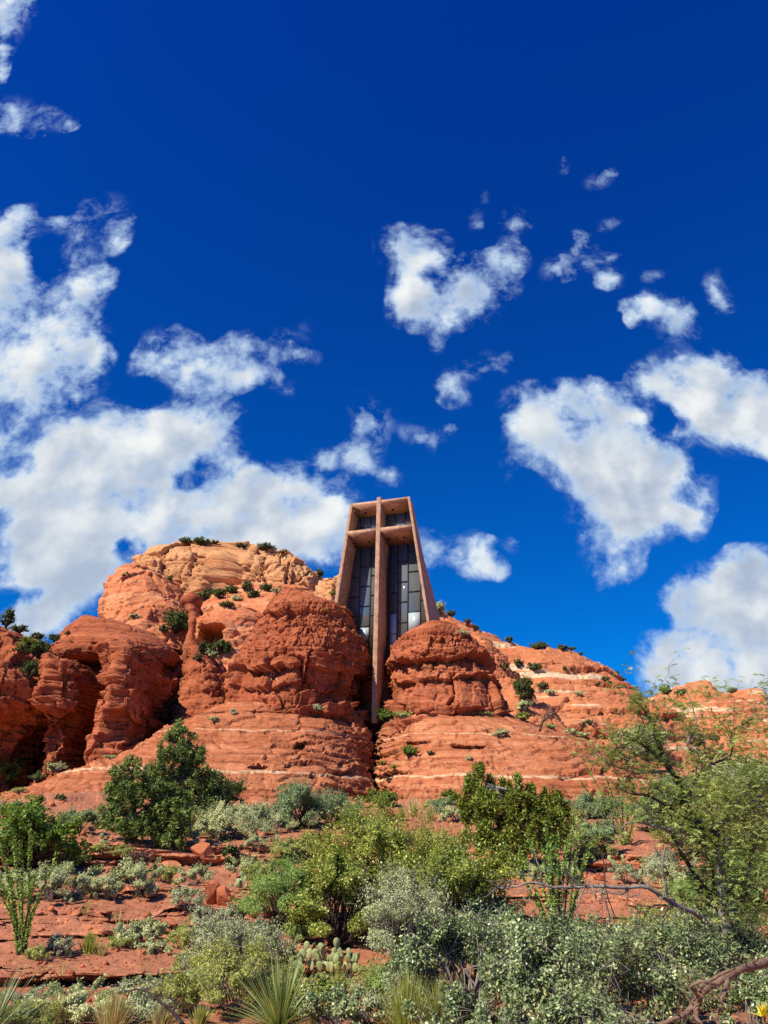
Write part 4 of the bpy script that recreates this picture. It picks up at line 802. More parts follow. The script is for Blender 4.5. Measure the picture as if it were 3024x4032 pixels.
for a in (('bright green brush left of the large sotol rosette', 545, 2170, 130, 80, 'fine'), ('grey green brush under the dusty olive bush', 440, 2160, 110, 60, 'grey'), ('light green brush behind the tall yellow grass', 850, 2180, 110, 80, 'feather'), ('green brush just left of the pear patch', 610, 2100, 90, 56, 'olive'), ('small grey shrub between the feathery tree and the ledge', 500, 2015, 90, 56, 'grey'), ('light green bush beside the bottom of the feathery tree', 655, 2035, 60, 50, 'feather'), ('olive bush behind the twiggy grey shrub', 945, 2000, 130, 100, 'olive'), ('green brush on the slope right of the smooth slab', 690, 1850, 90, 50, 'olive'), ('bright feathery bush at the right edge below the red hills', 1640, 1960, 150, 120, 'feather'), ('bright feathery bush under the thorny tree', 1530, 1990, 150, 90, 'feather')):
    bush(a[0], a[1], a[2], a[3], a[4], a[5], twigs=40)
for a in (('tangled grey twiggy thicket at the right edge behind the thorny tree', 1640, 1790, 150, 130, 'grey'), ('twiggy grey green thicket behind the thorny trunk', 1540, 1800, 130, 110, 'fine'), ('grey brush under the arching limbs of the thorny tree', 1455, 1915, 110, 70, 'grey'), ('green thicket at the right edge beside the lower thorny trunk', 1650, 1900, 130, 120, 'fine')):
    bush(a[0], a[1], a[2], a[3], a[4], a[5], twigs=160, cover=.75)
# sagebrush and small shrubs on the ledges: base x, y, width, height, style, label
SAGE = [
 (250, 2205, 110, 52, 'sage', 'pale sagebrush among the straw grass at the bottom'), (330, 2200, 90, 46, 'grey', 'grey brush behind the black dead branch'), (60, 2225, 120, 50, 'fine', 'yellow green brush at the bottom left beside the yucca blades'), (20, 1935, 60, 44, 'sage', 'pale sagebrush at the left edge behind the ocotillo'), (262, 2045, 40, 24, 'fine', 'low green brush between the middle ledge pads'), (80, 2070, 40, 24, 'fine', 'small olive tuft bush at the foot of the left ocotillo'), (445, 2010, 60, 30, 'grey', 'grey brush on the ledge below the split boulder'), (350, 1905, 50, 30, 'fine', 'olive brush between the square boulder and the split boulder'),
 (515, 1812, 122, 64, 'sage', 'largest pale sagebrush, right of the pines'), (462, 1810, 56, 44, 'sage', 'pale sagebrush touching the shade of the pines'), (602, 1802, 58, 36, 'sage', 'pale sagebrush behind the small agave rosette'), (554, 1830, 34, 24, 'sage', 'small pale shrub below the largest sagebrush'),
 (400, 1822, 46, 30, 'sage', 'pale flowering sagebrush under the young pine'), (52, 1942, 68, 52, 'sage', 'pale sagebrush behind the left ocotillo stems'), (104, 1946, 84, 60, 'sage', 'pale sagebrush at the foot of the broad green shrub'), (168, 1936, 88, 52, 'sage', 'wide pale sagebrush left of the red chip of rock'), (232, 1940, 62, 44, 'sage', 'pale sagebrush above the pads on the upper ledge'),
 (298, 1936, 76, 66, 'sage', 'tall pale sagebrush beside the small square boulder'), (417, 1914, 62, 38, 'sage', 'pale sagebrush up left of the split boulder'), (403, 1960, 60, 38, 'grey', 'dark twigged sagebrush left of the split boulder'), (122, 2064, 52, 40, 'grey', 'grey round shrub right of the ocotillo foot'), (532, 1898, 58, 42, 'sage', 'pale sagebrush right of the split boulder'),
 (318, 2032, 72, 38, 'sage', 'pale sagebrush behind the pads on the middle ledge'), (275, 2032, 46, 30, 'grey', 'grey shrub left of the pads on the middle ledge'), (338, 2060, 52, 26, 'sage', 'low sagebrush in front of the pads on the middle ledge'), (150, 2196, 128, 56, 'sage', 'yellowish sagebrush over the straw grass at the bottom'), (50, 2180, 86, 42, 'grey', 'grey sagebrush beside the dark yucca blades'),
 (1268, 1842, 46, 48, 'sage', 'pale sagebrush between the two right ocotillos'), (1155, 1898, 44, 32, 'sage', 'pale sagebrush under the juniper'), (1232, 1905, 48, 34, 'sage', 'pale sagebrush beside the long dead branch'), (1350, 1905, 52, 34, 'grey', 'grey shrub below the right prickly pear'), (1490, 1930, 60, 40, 'sage', 'pale shrub at the trunk of the thorny tree'),
 (265, 1850, 36, 22, 'fine', 'small yellow green bush above the bare twiggy bush'), (222, 1845, 34, 20, 'fine', 'small yellow flowering bush on the red soil'), (175, 1862, 30, 18, 'fine', 'low green bush below the broad green shrub'), (255, 1905, 50, 34, 'dark', 'dark green shrub behind the upper ledge pads'), (510, 1870, 40, 36, 'dark', 'dark spindly shrub on the block ledge'),
 (955, 1765, 46, 36, 'blue', 'pale blue green shrub left of the juniper'), (985, 1775, 50, 28, 'sage', 'low pale shrub at the foot of the juniper'), (930, 1755, 30, 22, 'fine', 'yellow green bush among the tall grass by the boulder'), (830, 1738, 50, 26, 'green', 'green bush just right of the foot of the cleft'), (945, 1840, 70, 40, 'fine', 'yellow green brush between the olive shrub and the juniper'),
 (430, 1985, 46, 26, 'grey', 'bare grey bush below the split boulder'), (395, 2045, 60, 40, 'fine', 'olive grassy bush at the right end of the middle ledge'), (640, 1860, 46, 30, 'dark', 'dark bush beside the smooth rock slab'), (560, 1905, 50, 36, 'fine', 'pale green bush left of the feathery tree'),
]
for (x, y, w, h, st, lab) in SAGE: bush(lab, x, y, w * 1.25, h * 1.12, st, cat='shrub', name='desert_shrub', group='small shrubs on the ledges', twigs=14 if st == 'grey' else 0)
STY['ygreen'] = ('ygrass', .06, .03, 2.0, 14, .25, 'grey', None)
# ------------------------------------------------------------------ ocotillos
def ocotillo(label, x, y, D, tips, bow=.25, leaf=.045):
    b = spot(x, y, D); e = empty('ocotillo', b, 0, label, 'ocotillo'); px = mpp(x, y, b.y) * 2.16
    for (tx, ty, dz) in tips:
        t = np.array(at(tx, ty, b.y + dz) - b); st = np.array([t[0] * .06 + rs.uniform(-.05, .05), rs.uniform(-.06, .06), -.03])
        s = np.linspace(0, 1, 14)[:, None]
        P = st + (t - st) * np.concatenate([s ** 1.25, s, s ** (1 - bow * .25)], 1)
        P += np.concatenate([[np.zeros(3)], np.cumsum(rs.normal(size=(13, 3)) * .008, 0)])
        m = MB(); m.tube(P, np.linspace(max(.018, px * .5), max(.007, px * .3), 14), 5)
        Ln = np.linalg.norm(t - st); n = int(Ln * 170 * (.045 / leaf)); u = rs.uniform(.04, 1, n); k = np.clip(u * 13, 0, 12.99); i = k.astype(int); f = (k - i)[:, None]
        Q = P[i] * (1 - f) + P[i + 1] * f; o = unit(rs.normal(size=(n, 3)) * np.array([1, 1, .35]))
        lv = leafmesh(Q + o * .032, max(leaf, px * 1.2), max(leaf * .5, px * .8), o * .4, .2, along=o + np.array([0, 0, .5]))
        w = m.build('wand', BK['dark'], e); mesh_np('leaves', lv[0], [lv[1]], LM['oco'], w)
ocotillo('tall green ocotillo fanning up from the ledge at the left edge', 46, 2062, None, [(-2, 1803, .1), (31, 1809, -.2), (61, 1776, .2), (46, 1822, -.1), (129, 1842, .3), (88, 1931, -.3), (12, 1855, .1), (75, 1880, .1), (4, 1900, -.2), (-14, 1860, .2), (22, 1880, .3), (38, 1895, -.2)])
ocotillo('ocotillo with long arching wands against the red cliff at the right', 1357, 1866, 27, [(1256, 1689, 0), (1269, 1656, .4), (1308, 1679, -.3), (1341, 1682, .2), (1378, 1689, .4), (1404, 1689, -.2), (1395, 1715, .3), (1300, 1800, -.4), (1318, 1760, .3), (1352, 1730, -.2)], leaf=.06)
ocotillo('cluster of upright ocotillo wands above the teal shrubs', 1208, 2030, 14.6, [(1088, 1817, .1), (1118, 1820, .3), (1168, 1776, 0), (1192, 1809, -.2), (1164, 1824, .2), (1228, 1820, .1), (1239, 1765, .3), (1280, 1809, -.2), (1262, 1850, .2), (1178, 1850, -.2), (1212, 1870, .1), (1205, 1790, .3), (1250, 1795, -.2), (1140, 1800, -.1), (1180, 1830, .3)], leaf=.06)
# ------------------------------------------------------------------ prickly pears
def pear_mat():
    m, n, b, out = new_mat('cactus_pad'); geo = n.new('ShaderNodeNewGeometry'); P = geo.outputs['Position']
    v = n.new('ShaderNodeTexVoronoi'); n.put(v.inputs['Vector'], P); v.inputs['Scale'].default_value = 26
    oi = n.new('ShaderNodeObjectInfo')
    c = n.ramp(oi.outputs['Random'], [(0, (.17, .24, .08)), (.5, (.30, .36, .13)), (1, (.44, .45, .19))])
    c = n.mix(n.mapr(n.noise(P, 6, 4), .5, .75, 0, .5), c, (.46, .44, .20)); c = n.mix(n.mapr(v.outputs['Distance'], .10, .2, .75, 0), c, (.52, .44, .26))
    n.put(b.inputs['Base Color'], c); b.inputs['Roughness'].default_value = .55
    return m
M_pear = pear_mat()
def pad_mesh():
    a = np.linspace(0, 2 * np.pi, 19)[:-1]; V = [(0, 0, 0)]; V = []; rings = np.linspace(-math.pi / 2, math.pi / 2, 7)
    for r in rings:
        k = math.cos(r); th = math.sin(r) * .085
        for t in a:
            z = math.sin(t); wd = (.36 + .06 * z); V.append((math.cos(t) * wd * k, th, .5 + z * .5 * k))
    n = 18; F = [(i * n + j, i * n + (j + 1) % n, (i + 1) * n + (j + 1) % n, (i + 1) * n + j) for i in range(6) for j in range(n)]
    o = mesh_np('pad', V, [np.array(F)], M_pear, smooth=True); me = o.data; bpy.data.objects.remove(o); return me
PAD = pad_mesh()
def prickly(label, x, y, w, h, n, D=None, pad=.155, group='prickly pears'):
    b = spot(x, y, D); W, H = size(x, y, w, h, b); e = empty('prickly_pear', b, 0, label, 'cactus', group)
    pad = min(pad, H * .62); made = []
    for k in range(n):
        s = pad * rs.uniform(.75, 1.15)
        if k < max(2, n * .45) or not made:
            p = np.array([rs.uniform(-.5, .5) * W, rs.uniform(-.35, .35) * W * .7, -.02]); tilt = rs.uniform(-.5, .5)
        else:
            q, qs, qt, qr = made[rs.randint(len(made))]
            if q[2] + qs * 1.2 > H: q, qs, qt, qr = made[rs.randint(max(1, len(made) // 2))]
            top = np.array([math.cos(qr) * math.sin(qt), math.sin(qr) * math.sin(qt), math.cos(qt)]) * qs * .86
            p = q + top + rs.normal(size=3) * .02; tilt = qt * .4 + rs.uniform(-.5, .5)
        rz = rs.uniform(-.9, .9)
        o = bpy.data.objects.new('pad', PAD); col.objects.link(o); o.parent = e
        o.location = p; o.scale = (s, s, s); o.rotation_euler = (rs.uniform(-.25, .25), tilt, rz)
        made.append((p, s, tilt, rz))
prickly('largest prickly pear, a spreading patch of green pads below the olive shrubs', 694, 2092, 150, 104, 70, pad=.155)
for a in ((300, 2046, 92, 30, 18, 'prickly pear with dark pads along the middle ledge'), (245, 2040, 24, 34, 6, 'upright prickly pear at the left end of the middle ledge'), (165, 1948, 62, 22, 12, 'prickly pear sprawling on the lip of the upper ledge'), (220, 1940, 40, 26, 9, 'prickly pear with round pads under the upper ledge sagebrush'), (247, 1908, 14, 14, 3, 'two pale pads by the dark shrub above the upper ledge'),
          (215, 1822, 26, 20, 6, 'prickly pear with black and white pads on the red soil'), (460, 1980, 44, 15, 4, 'three pale green pads below the split boulder'), (525, 1918, 56, 30, 14, 'prickly pear clump right of the split boulder'), (483, 1812, 32, 20, 8, 'prickly pear in front of the largest sagebrush'), (258, 1796, 20, 14, 4, 'pale prickly pear at the foot of the left pine'), (190, 2064, 22, 10, 5, 'low prickly pear under the grass on the bottom ledge'),
          (1416, 1892, 86, 40, 18, 'bright yellow green prickly pear beside the foot of the right ocotillo'), (1336, 1866, 32, 20, 5, 'small prickly pear left of the right ocotillo foot'), (1298, 1934, 16, 16, 4, 'two round pads below the long dead branch'), (846, 1562, 20, 15, 8, 'pale prickly pear on the ledge at the foot of the cross post'), (1186, 1890, 20, 18, 5, 'prickly pear in the shade of the juniper'), (72, 1905, 22, 16, 4, 'prickly pear at the lower edge of the broad green shrub')):
    prickly(a[5], a[0], a[1], a[2], a[3], a[4])
# ------------------------------------------------------------------ rosettes and grass
def blades(n, L, W, spread, droop, base=.05, flat=0.0, segs=5):
    az = rs.uniform(0, 2 * np.pi, n); el = rs.uniform(flat, 1.45, n) if spread > .5 else np.pi / 2 - np.abs(rs.normal(0, spread, n)); ln = L * rs.uniform(.65, 1.1, n)
    d = np.stack([np.cos(az) * np.cos(el), np.sin(az) * np.cos(el), np.sin(el)], 1); side = unit(np.cross(d, np.array([0, 0, 1.]) + rs.normal(size=(n, 3)) * .2))
    s = np.linspace(0, 1, segs); o = d * np.array([1, 1, 0]) * base * rs.uniform(0, 1, (n, 1))
    C = o[:, None] + d[:, None] * (ln[:, None, None] * s[None, :, None]); C[..., 2] -= droop * ln[:, None] * (s[None] ** 2.2) * np.cos(el)[:, None] * rs.uniform(.4, 1.3, (n, 1))
    C[..., 2] = np.maximum(C[..., 2], .0)
    wd = W * (1 - s ** 1.6 * .93)[None, :, None]
    V = np.stack([C - side[:, None] * wd / 2, C + side[:, None] * wd / 2], 2)
    idx = np.arange(n * segs * 2).reshape(n, segs, 2)
    F = np.stack([idx[:, :-1, 0], idx[:, :-1, 1], idx[:, 1:, 1], idx[:, 1:, 0]], -1).reshape(-1, 4)
    return V.reshape(-1, 3), F
def rosette(label, x, y, w, h, n, mat, D=None, W=.02, droop=.25, cat='yucca', name='yucca', flat=.05, group=None):
    b = spot(x, y, D); ww, hh = size(x, y, w, h, b); px = mpp(x, y, b.y) * 2.16; L = max(hh, ww * .5)
    v, f = blades(n, L, max(W, px * .9), 1.0, droop, .06, flat)
    o = mesh_np(name, v, [f], LM[mat]); o.location = b; return tag(o, label, cat, group)
def grass_clump(label, x, y, w, h, n, mat, D=None, lean=.32, group='grass clumps', k=1):
    b = spot(x, y, D); ww, hh = size(x, y, w, h, b); px = mpp(x, y, b.y) * 2.16
    v, f = blades(n, hh, max(.008, px * .8), min(.45, lean), .5, ww * .42, segs=5)
    o = mesh_np('grass_clump', v, [f], LM[mat]); o.location = b; return tag(o, label, 'grass', group)
rosette('large sotol rosette of long green blades at the bottom', 602, 2240, 300, 190, 260, 'sotol', D=10.4, W=.022, droop=.22, cat='sotol', name='sotol', flat=.25)
rosette('dark yucca blades in the bottom left corner', -25, 2235, 210, 170, 150, 'yucca', D=10.0, W=.02, droop=.1, flat=.2)
rosette('small agave rosette on the smooth slab below the sagebrush', 598, 1824, 50, 32, 60, 'yucca', W=.035, droop=.15, cat='agave', name='agave')
rosette('yellow striped sotol drooping beside the smooth slab', 661, 1818, 64, 36, 120, 'ygrass', W=.015, droop=.6, cat='sotol', name='sotol')
rosette('pale blue yucca in the shade right of the pines', 446, 1802, 34, 36, 50, 'yucca', W=.03, droop=.1)
rosette('small yucca under the broad green shrub', 162, 1800, 30, 22, 44, 'yucca', W=.03, droop=.15)
rosette('tiny yucca above the feathery tree', 592, 1892, 24, 26, 36, 'yucca', W=.02, droop=.1)
for a in ((190, 2058, 90, 50, 260, 'ygrass', None, 'green grass clump on the bottom ledge beside the pads'), (218, 2064, 50, 30, 160, 'straw', None, 'yellow grass tuft under the green clump'), (892, 1766, 62, 46, 200, 'straw', None, 'tall straw grass behind the red boulder'), (865, 1775, 40, 36, 120, 'ygrass', None, 'green grass beside the red boulder'), (930, 1775, 50, 40, 150, 'straw', None, 'straw grass left of the pale blue green shrub'),
          (880, 2232, 150, 140, 640, 'ygrass', 9.6, 'tall yellow green grass at the bottom below the grey shrub'), (955, 2225, 130, 120, 420, 'ygrass', 9.9, 'yellow green grass against the teal shrubs'), (728, 2165, 60, 110, 90, 'ygrass', 11.8, 'thin grass stems left of the tall yellow clump'), (120, 2225, 170, 80, 800, 'straw', 10.7, 'straw grass along the bottom left below the sagebrush'), (240, 2230, 160, 88, 850, 'straw', 10.5, 'straw grass at the bottom between sagebrush and dead branch'), (345, 2232, 140, 70, 560, 'straw', 10.5, 'straw grass under the dead curved branch'), (255, 2010, 14, 50, 16, 'straw', None, 'single dry flower stalks on the middle ledge'), (395, 2030, 56, 46, 120, 'ygrass', None, 'dry grass at the right end of the middle ledge'),
          (803, 1722, 30, 26, 90, 'ygrass', None, 'green grass in the mouth of the cleft'), (580, 1772, 60, 24, 120, 'ygrass', None, 'grass strip right of the shaded juniper'), (410, 1990, 30, 20, 60, 'straw', None, 'straw tuft below the dark twigged sagebrush'), (1000, 2120, 60, 70, 90, 'ygrass', 11.5, 'grass stems poking through the teal shrubs'), (680, 2215, 90, 70, 160, 'fine', 10.3, 'dull grass right of the sotol rosette'), (430, 2225, 110, 60, 220, 'fine', 10.6, 'dull grass left of the sotol rosette')):
    grass_clump(a[7], a[0], a[1], a[2], a[3], a[4], a[5], a[6])
# ------------------------------------------------------------------ boulders
def boulder(label, x, y, w, h, seed, D=None, depth=.8, splits=0):
    b = spot(x, y, D); W, H = size(x, y, w, h, b); r = np.random.RandomState(seed)
    import bmesh
    bm = bmesh.new(); bmesh.ops.create_icosphere(bm, subdivisions=4, radius=1.0)
    V = np.array([v.co[:] for v in bm.verts])
    for k in range(11):                                   # cut flat faces
        n = unit(r.normal(size=3) * np.array([1, 1, .8])); d = r.uniform(.42, .7); t = V @ n - d; V = V - np.where(t > 0, t, 0)[:, None] * n
    V = V / np.abs(V).max(0) + .018 * fbm(V * 4 + seed, seed, 4)[:, None]
    V = V * np.array([W / 2, W / 2 * depth, H * .56]); V[:, 2] += H * .42
    for v, c in zip(bm.verts, V): v.co = c
    me = bpy.data.meshes.new('boulder'); bm.to_mesh(me); bm.free(); me.materials.append(M_stone)
    o = link('boulder', me); o.location = b; o.rotation_euler = (0, 0, r.uniform(-.3, .3)); return tag(o, label, 'boulder', 'loose boulders')
for i, a in enumerate(((455, 1952, 40, 52, 'large half of the split red boulder, on the left'), (484, 1956, 38, 44, 'right half of the split red boulder'), (324, 1938, 34, 22, 'small square red boulder between two sagebrushes'), (264, 1930, 17, 13, 'red chip of rock under the dark shrub'), (852, 1768, 38, 24, 'red boulder on the slope right of the cleft'), (797, 1733, 30, 9, 'flat dark slab of rock at the foot of the cleft'), (793, 1744, 26, 11, 'flat lit slab of rock under the dark slab'), (365, 2004, 44, 22, 'low pink boulder above the middle ledge grass'),
          (1477, 1884, 34, 22, 'red boulder right of the bright prickly pear'), (1296, 1900, 30, 16, 'broken red rock beside the long dead branch'), (1260, 1896, 22, 14, 'small red rock left of the long dead branch'), (300, 1862, 30, 10, 'low red rock under the bare twiggy bush'), (440, 1858, 62, 40, 'blocky red outcrop on the ledge left of the smooth slab'), (368, 1880, 44, 22, 'red block with a dark hollow on the ledge'), (400, 1790, 16, 8, 'pink stone below the young pine'), (875, 1800, 22, 12, 'small red stone by the juniper path'), (1015, 1640, 14, 6, 'thin pale slab lying on the right bench'), (640, 1880, 40, 20, 'red rock above the feathery tree'))):
    boulder(a[4], a[0], a[1], a[2], a[3], 100 + i)
# loose stones and dry grass too many to count
def gravel():
    P, Fs, n0 = [], [], 0
    T = np.array([(0, 0, 1), (1, 0, .1), (-.4, .9, .1), (-.5, -.8, .1), (.3, .3, -.6)], float); TF = np.array([(0, 1, 2), (0, 2, 3), (0, 3, 1), (4, 2, 1), (4, 3, 2), (4, 1, 3)])
    for k in range(5200):
        y = rs.uniform(1735, 2200); x = rs.uniform(-40, 1500); h = hit(x, y, TERR[:1])
        if h is None or h[0].length > 70: continue
        s = rs.uniform(.02, .06) * (1 + (rs.uniform() > .93) * 1.8) * max(.7, h[0].y / 22); a = rs.uniform(0, 6.28); c, sn = math.cos(a), math.sin(a)
        V = T * rs.uniform(.6, 1.2, (5, 3)) * s; V = np.stack([V[:, 0] * c - V[:, 1] * sn, V[:, 0] * sn + V[:, 1] * c, V[:, 2] * .8], 1) + np.array(h[0])
        P.append(V); Fs.append(TF + n0); n0 += 5
    tag(mesh_np('gravel', np.concatenate(P), [np.concatenate(Fs)], M_stone), 'loose red stones scattered over the slope', 'gravel', kind='stuff')
gravel()
def dry_grass():
    Vs, Fs, n0 = [], [], 0
    for k in range(1500):
        y = rs.uniform(1728, 2212); x = rs.uniform(-40, 1680)
        if y < 1990 and rs.uniform() > .55 + .4 * (y < 1800): continue
        h = hit(x, y, TERR[:1])
        if h is None or h[1].z < .75: continue
        px = h[0].y / 769.
        v, f = blades(rs.randint(9, 26), rs.uniform(.12, .42) * (1.4 if y < 1800 else 1), max(.005, px * .5), .42, .5, .08, segs=4)
        Vs.append(v + np.array(h[0])); Fs.append(f + n0); n0 += len(v)
    tag(mesh_np('grass', np.concatenate(Vs), [np.concatenate(Fs)], LM['ygrass']), 'thin dry grass growing between the shrubs', 'grass', kind='stuff')
dry_grass()

def flowers():
    b = spot(1652, 2214, 8.6); v, f = blades(26, .13, .03, 1.0, .1, .03, .3)
    v2, f2 = blades(16, .2, .008, .4, .3, .05)
    o = mesh_np('yellow_flower', np.concatenate([v + np.array([0, 0, .2]), v2]), [f, f2 + len(v)], None, mats=[flat_mat('petal_yellow', (.80, .62, .03), .5), LM['ygrass']], midx=[0] * len(f) + [1] * len(f2)); o.location = b + Vector((0, 0, .22))
    tag(o, 'yellow flower in the bottom right corner', 'flower')
flowers()
def undergrowth():
    """low leafy ground cover between the shrubs"""
    Vs, Fs, n0 = [], [], 0
    for k in range(2300):
        y = rs.uniform(1724, 2215) if rs.uniform() > .22 else rs.uniform(1724, 1800); x = rs.uniform(-40, 1690)
        if 1835 < y < 2110 and x < 560 and rs.uniform() > .22: continue
        if 1870 < y < 2020 and 1090 < x < 1440 and rs.uniform() > .3: continue
        h = hit(x, y, TERR[:1])
        if h is None or h[1].z < .7: continue
        px = h[0].y / 769.; w = rs.uniform(.12, .42) * (1.5 if y < 1840 else 1); n = rs.randint(50, 170)
        d = unit(rs.normal(size=(n, 3))); d[:, 2] = np.abs(d[:, 2]); P = d * rs.uniform(.2, 1, (n, 1)) ** .5 * np.array([w, w, w * .8]) + .1 * w * rs.normal(size=(n, 3))
        v, f = leafmesh(P, max(.035, px * 1.2), max(.014, px * .7), d, .4)
        Vs.append(v + np.array(h[0])); Fs.append(f + n0); n0 += len(v)
    tag(mesh_np('undergrowth', np.concatenate(Vs), [np.concatenate(Fs)], LM['under']), 'low green and grey ground cover between the shrubs', 'ground cover', kind='stuff')
undergrowth()
# ------------------------------------------------------------------ dead wood and the thorny tree
def poly3(pts, D):
    return np.array([at(p[0], p[1], D + (p[2] if len(p) > 2 else 0)) for p in pts])
def smooth_path(P, k=4):
    P = np.asarray(P); t = np.arange(len(P)); u = np.linspace(0, len(P) - 1, (len(P) - 1) * k + 1); Q = []
    Pm = np.concatenate([[2 * P[0] - P[1]], P, [2 * P[-1] - P[-2]]])
    for x in u:
        i = min(int(x), len(P) - 2); f = x - i; a, b, c, d = Pm[i], Pm[i + 1], Pm[i + 2], Pm[i + 3]
        Q.append(.5 * ((2 * b) + (c - a) * f + (2 * a - 5 * b + 4 * c - d) * f * f + (3 * b - a - 3 * c + d) * f ** 3))
    return np.array(Q)
def sprigs(m, P, r0, r1, n, L, depth=2, px=.006, ends=None, up=.3):
    """side twigs along a path, recursively"""
    T = np.gradient(P, axis=0)
    for k in range(n):
        i = rs.randint(int(len(P) * .15), len(P)); d = unit(T[i]) + rs.normal(size=3) * .8 + np.array([0, 0, up]); d = unit(d); l = L * rs.uniform(.4, 1.2)
        s = np.linspace(0, 1, 6)[:, None]; Q = P[i] + d * l * s + np.cumsum(rs.normal(size=(6, 3)) * l * .07, 0) * (s > 0)
        rr = max(px * .45, (r0 + (r1 - r0) * i / len(P)) * .5); m.tube(Q, np.linspace(rr, max(px * .3, rr * .4), 6), 4)
        if ends is not None: ends.append(Q[2:])
        if depth > 1: sprigs(m, Q, rr, rr * .4, 3, L * .55, depth - 1, px, ends, up)
def zz(pts): return [(1042 + p[0] / 2.69, 1646 + p[1] / 2.69) + tuple(p[2:]) for p in pts]
def z5(pts): return [(1110 + p[0] / 3.024, 1262 + p[1] / 3.024) + tuple(p[2:]) for p in pts]
def thorny_tree():
    D = 12.5; b = spot(1600, 2040, D); e = empty('mesquite_tree', b, 0, 'thorny mesquite tree with dark bare limbs and yellow green leaves at the right edge', 'tree'); o = np.array(b)
    main = [  # (points, start radius, end radius)
     (zz([(1420, 960, 0), (1400, 830, 0), (1380, 560, 0), (1330, 430, 0)]) , .085, .07),
     (z5([(1330, 1640, 0), (1240, 1600, 0), (1150, 1440, .1), (1085, 1270, .1), (1010, 1120, .2), (960, 980, .2), (900, 860, .2), (840, 770, .2), (785, 705, .2)]), .062, .008),
     (z5([(1085, 1270, .1), (930, 1110, 0), (850, 1030, -.1), (790, 1005, -.2), (740, 1040, -.3), (620, 1190, -.4)]), .030, .008),
     (z5([(1040, 1225, .1), (900, 1215, 0), (790, 1215, -.1), (700, 1180, -.2), (590, 1130, -.3), (500, 1060, -.3)]), .026, .006),
     (z5([(1150, 1440, .1), (1180, 1300, .2), (1300, 1180, .3), (1180, 1100, .3), (1150, 1060, .3), (1210, 960, .4), (1200, 860, .4), (1150, 730, .4)]), .034, .008),
     (z5([(1300, 1180, .3), (1420, 1110, .4), (1440, 960, .4), (1560, 880, .5), (1580, 840, .5)]), .022, .006),
     (z5([(1240, 1600, 0), (1350, 1570, -.1), (1500, 1480, -.2), (1590, 1400, -.2), (1700, 1330, -.2), (1800, 1300, -.2)]), .045, .02),
     (z5([(1350, 1570, -.1), (1480, 1400, .2), (1600, 1330, .2), (1720, 1310, .2)]), .024, .012),
     (z5([(1200, 1560, 0), (1050, 1480, -.2), (900, 1385, -.3), (780, 1360, -.4), (700, 1325, -.4)]), .032, .007),
     (z5([(1100, 1740, -.2), (1040, 1620, -.3), (860, 1570, -.4), (740, 1565, -.5), (690, 1600, -.5)]), .03, .008),
     (z5([(950, 980, .2), (900, 1010, .1), (860, 960, .2), (800, 800, .2), (775, 760, .2)]), .014, .005),
     (zz([(1420, 960, 0), (1300, 760, .2), (1180, 580, .2), (1110, 440, .2), (1060, 370, .2)]), .05, .022),
     (zz([(1420, 960, 0), (1520, 800, .3), (1560, 600, .4), (1600, 420, .4), (1660, 300, .4)]), .045, .015),
     (zz([(1300, 930, -.4), (1230, 870, -.6), (1120, 820, -.8), (1040, 760, -.9), (960, 705, -1.0), (850, 708, -1.0), (720, 712, -1.1), (560, 706, -1.1), (420, 716, -1.2), (300, 696, -1.2), (225, 714, -1.3), (110, 728, -1.3)]), .042, .011),
     (zz([(560, 706, -1.1), (500, 660, -1.1), (475, 625, -1.1)]), .02, .008), (zz([(715, 712, -1.1), (705, 600, -1.1), (700, 520, -1.1)]), .012, .004), (zz([(715, 712, -1.1), (720, 760, -1.2), (760, 900, -1.2), (765, 960, -1.2)]), .012, .004),
     (zz([(1110, 820, -.8), (1040, 900, -1), (1000, 1010, -1), (1005, 1120, -1.1)]), .016, .006), (zz([(1100, 840, -.8), (960, 850, -1), (900, 960, -1.1), (850, 1010, -1.1), (840, 1180, -1.2)]), .014, .005),
    ]
    root = np.array([[b.x, b.y, b.z - .2]]); ends = []
    for q, (pts, r0, r1) in enumerate(main):
        P = poly3(pts, D)
        if q == 0: P = np.concatenate([root, P])
        P = smooth_path(P, 4); P = P + np.cumsum(rs.normal(size=P.shape) * .006, 0)
        m = MB(); m.tube(P - o, np.linspace(r0, r1, len(P)) * .9, 7); L = np.linalg.norm(np.diff(P, axis=0), axis=1).sum()
        low = q in (13, 14, 15, 16, 17, 18)
        tw = []; sprigs(m, P - o, r0, r1, int(L * (7.5 if not low else 6)), .46, 2, .0075, tw)
        if not low: ends += [t for t in tw]; ends.append((P - o)[len(P) // 2:])
        m.build('trunk' if q == 0 else 'limb', BK['dark' if q in (1, 2, 5, 8, 10, 11) or q > 13 else 'grey'], e, True)
    # feathery leaves: rows of leaflets on short stalks
    E = np.concatenate(ends); E = E[rs.randint(0, len(E), 2300)] + rs.normal(size=(2300, 3)) * .06
    # fuller crown to the right and low down
    extra = []
    for (x, y, rx, ry, n) in ((1400, 1510, 40, 24, 33), (1455, 1520, 45, 35, 49), (1540, 1490, 50, 26, 90), (1500, 1560, 60, 30, 44), (1590, 1610, 60, 40, 88), (1640, 1560, 40, 40, 70), (1560, 1670, 90, 45, 280), (1640, 1660, 60, 60, 240), (1500, 1700, 80, 40, 200), (1600, 1740, 90, 50, 380), (1660, 1780, 60, 70, 260), (1500, 1780, 70, 45, 190), (1560, 1830, 90, 50, 320), (1640, 1880, 70, 60, 300), (1520, 1900, 70, 40, 200), (1600, 1950, 80, 40, 260), (1400, 1650, 50, 30, 50), (1430, 1720, 50, 40, 60), (1470, 1800, 30, 30, 40), (1660, 1480, 26, 36, 50), (1650, 1985, 60, 36, 160)):
        n = int(n * .95); a = rs.normal(size=(n, 2)) * .6
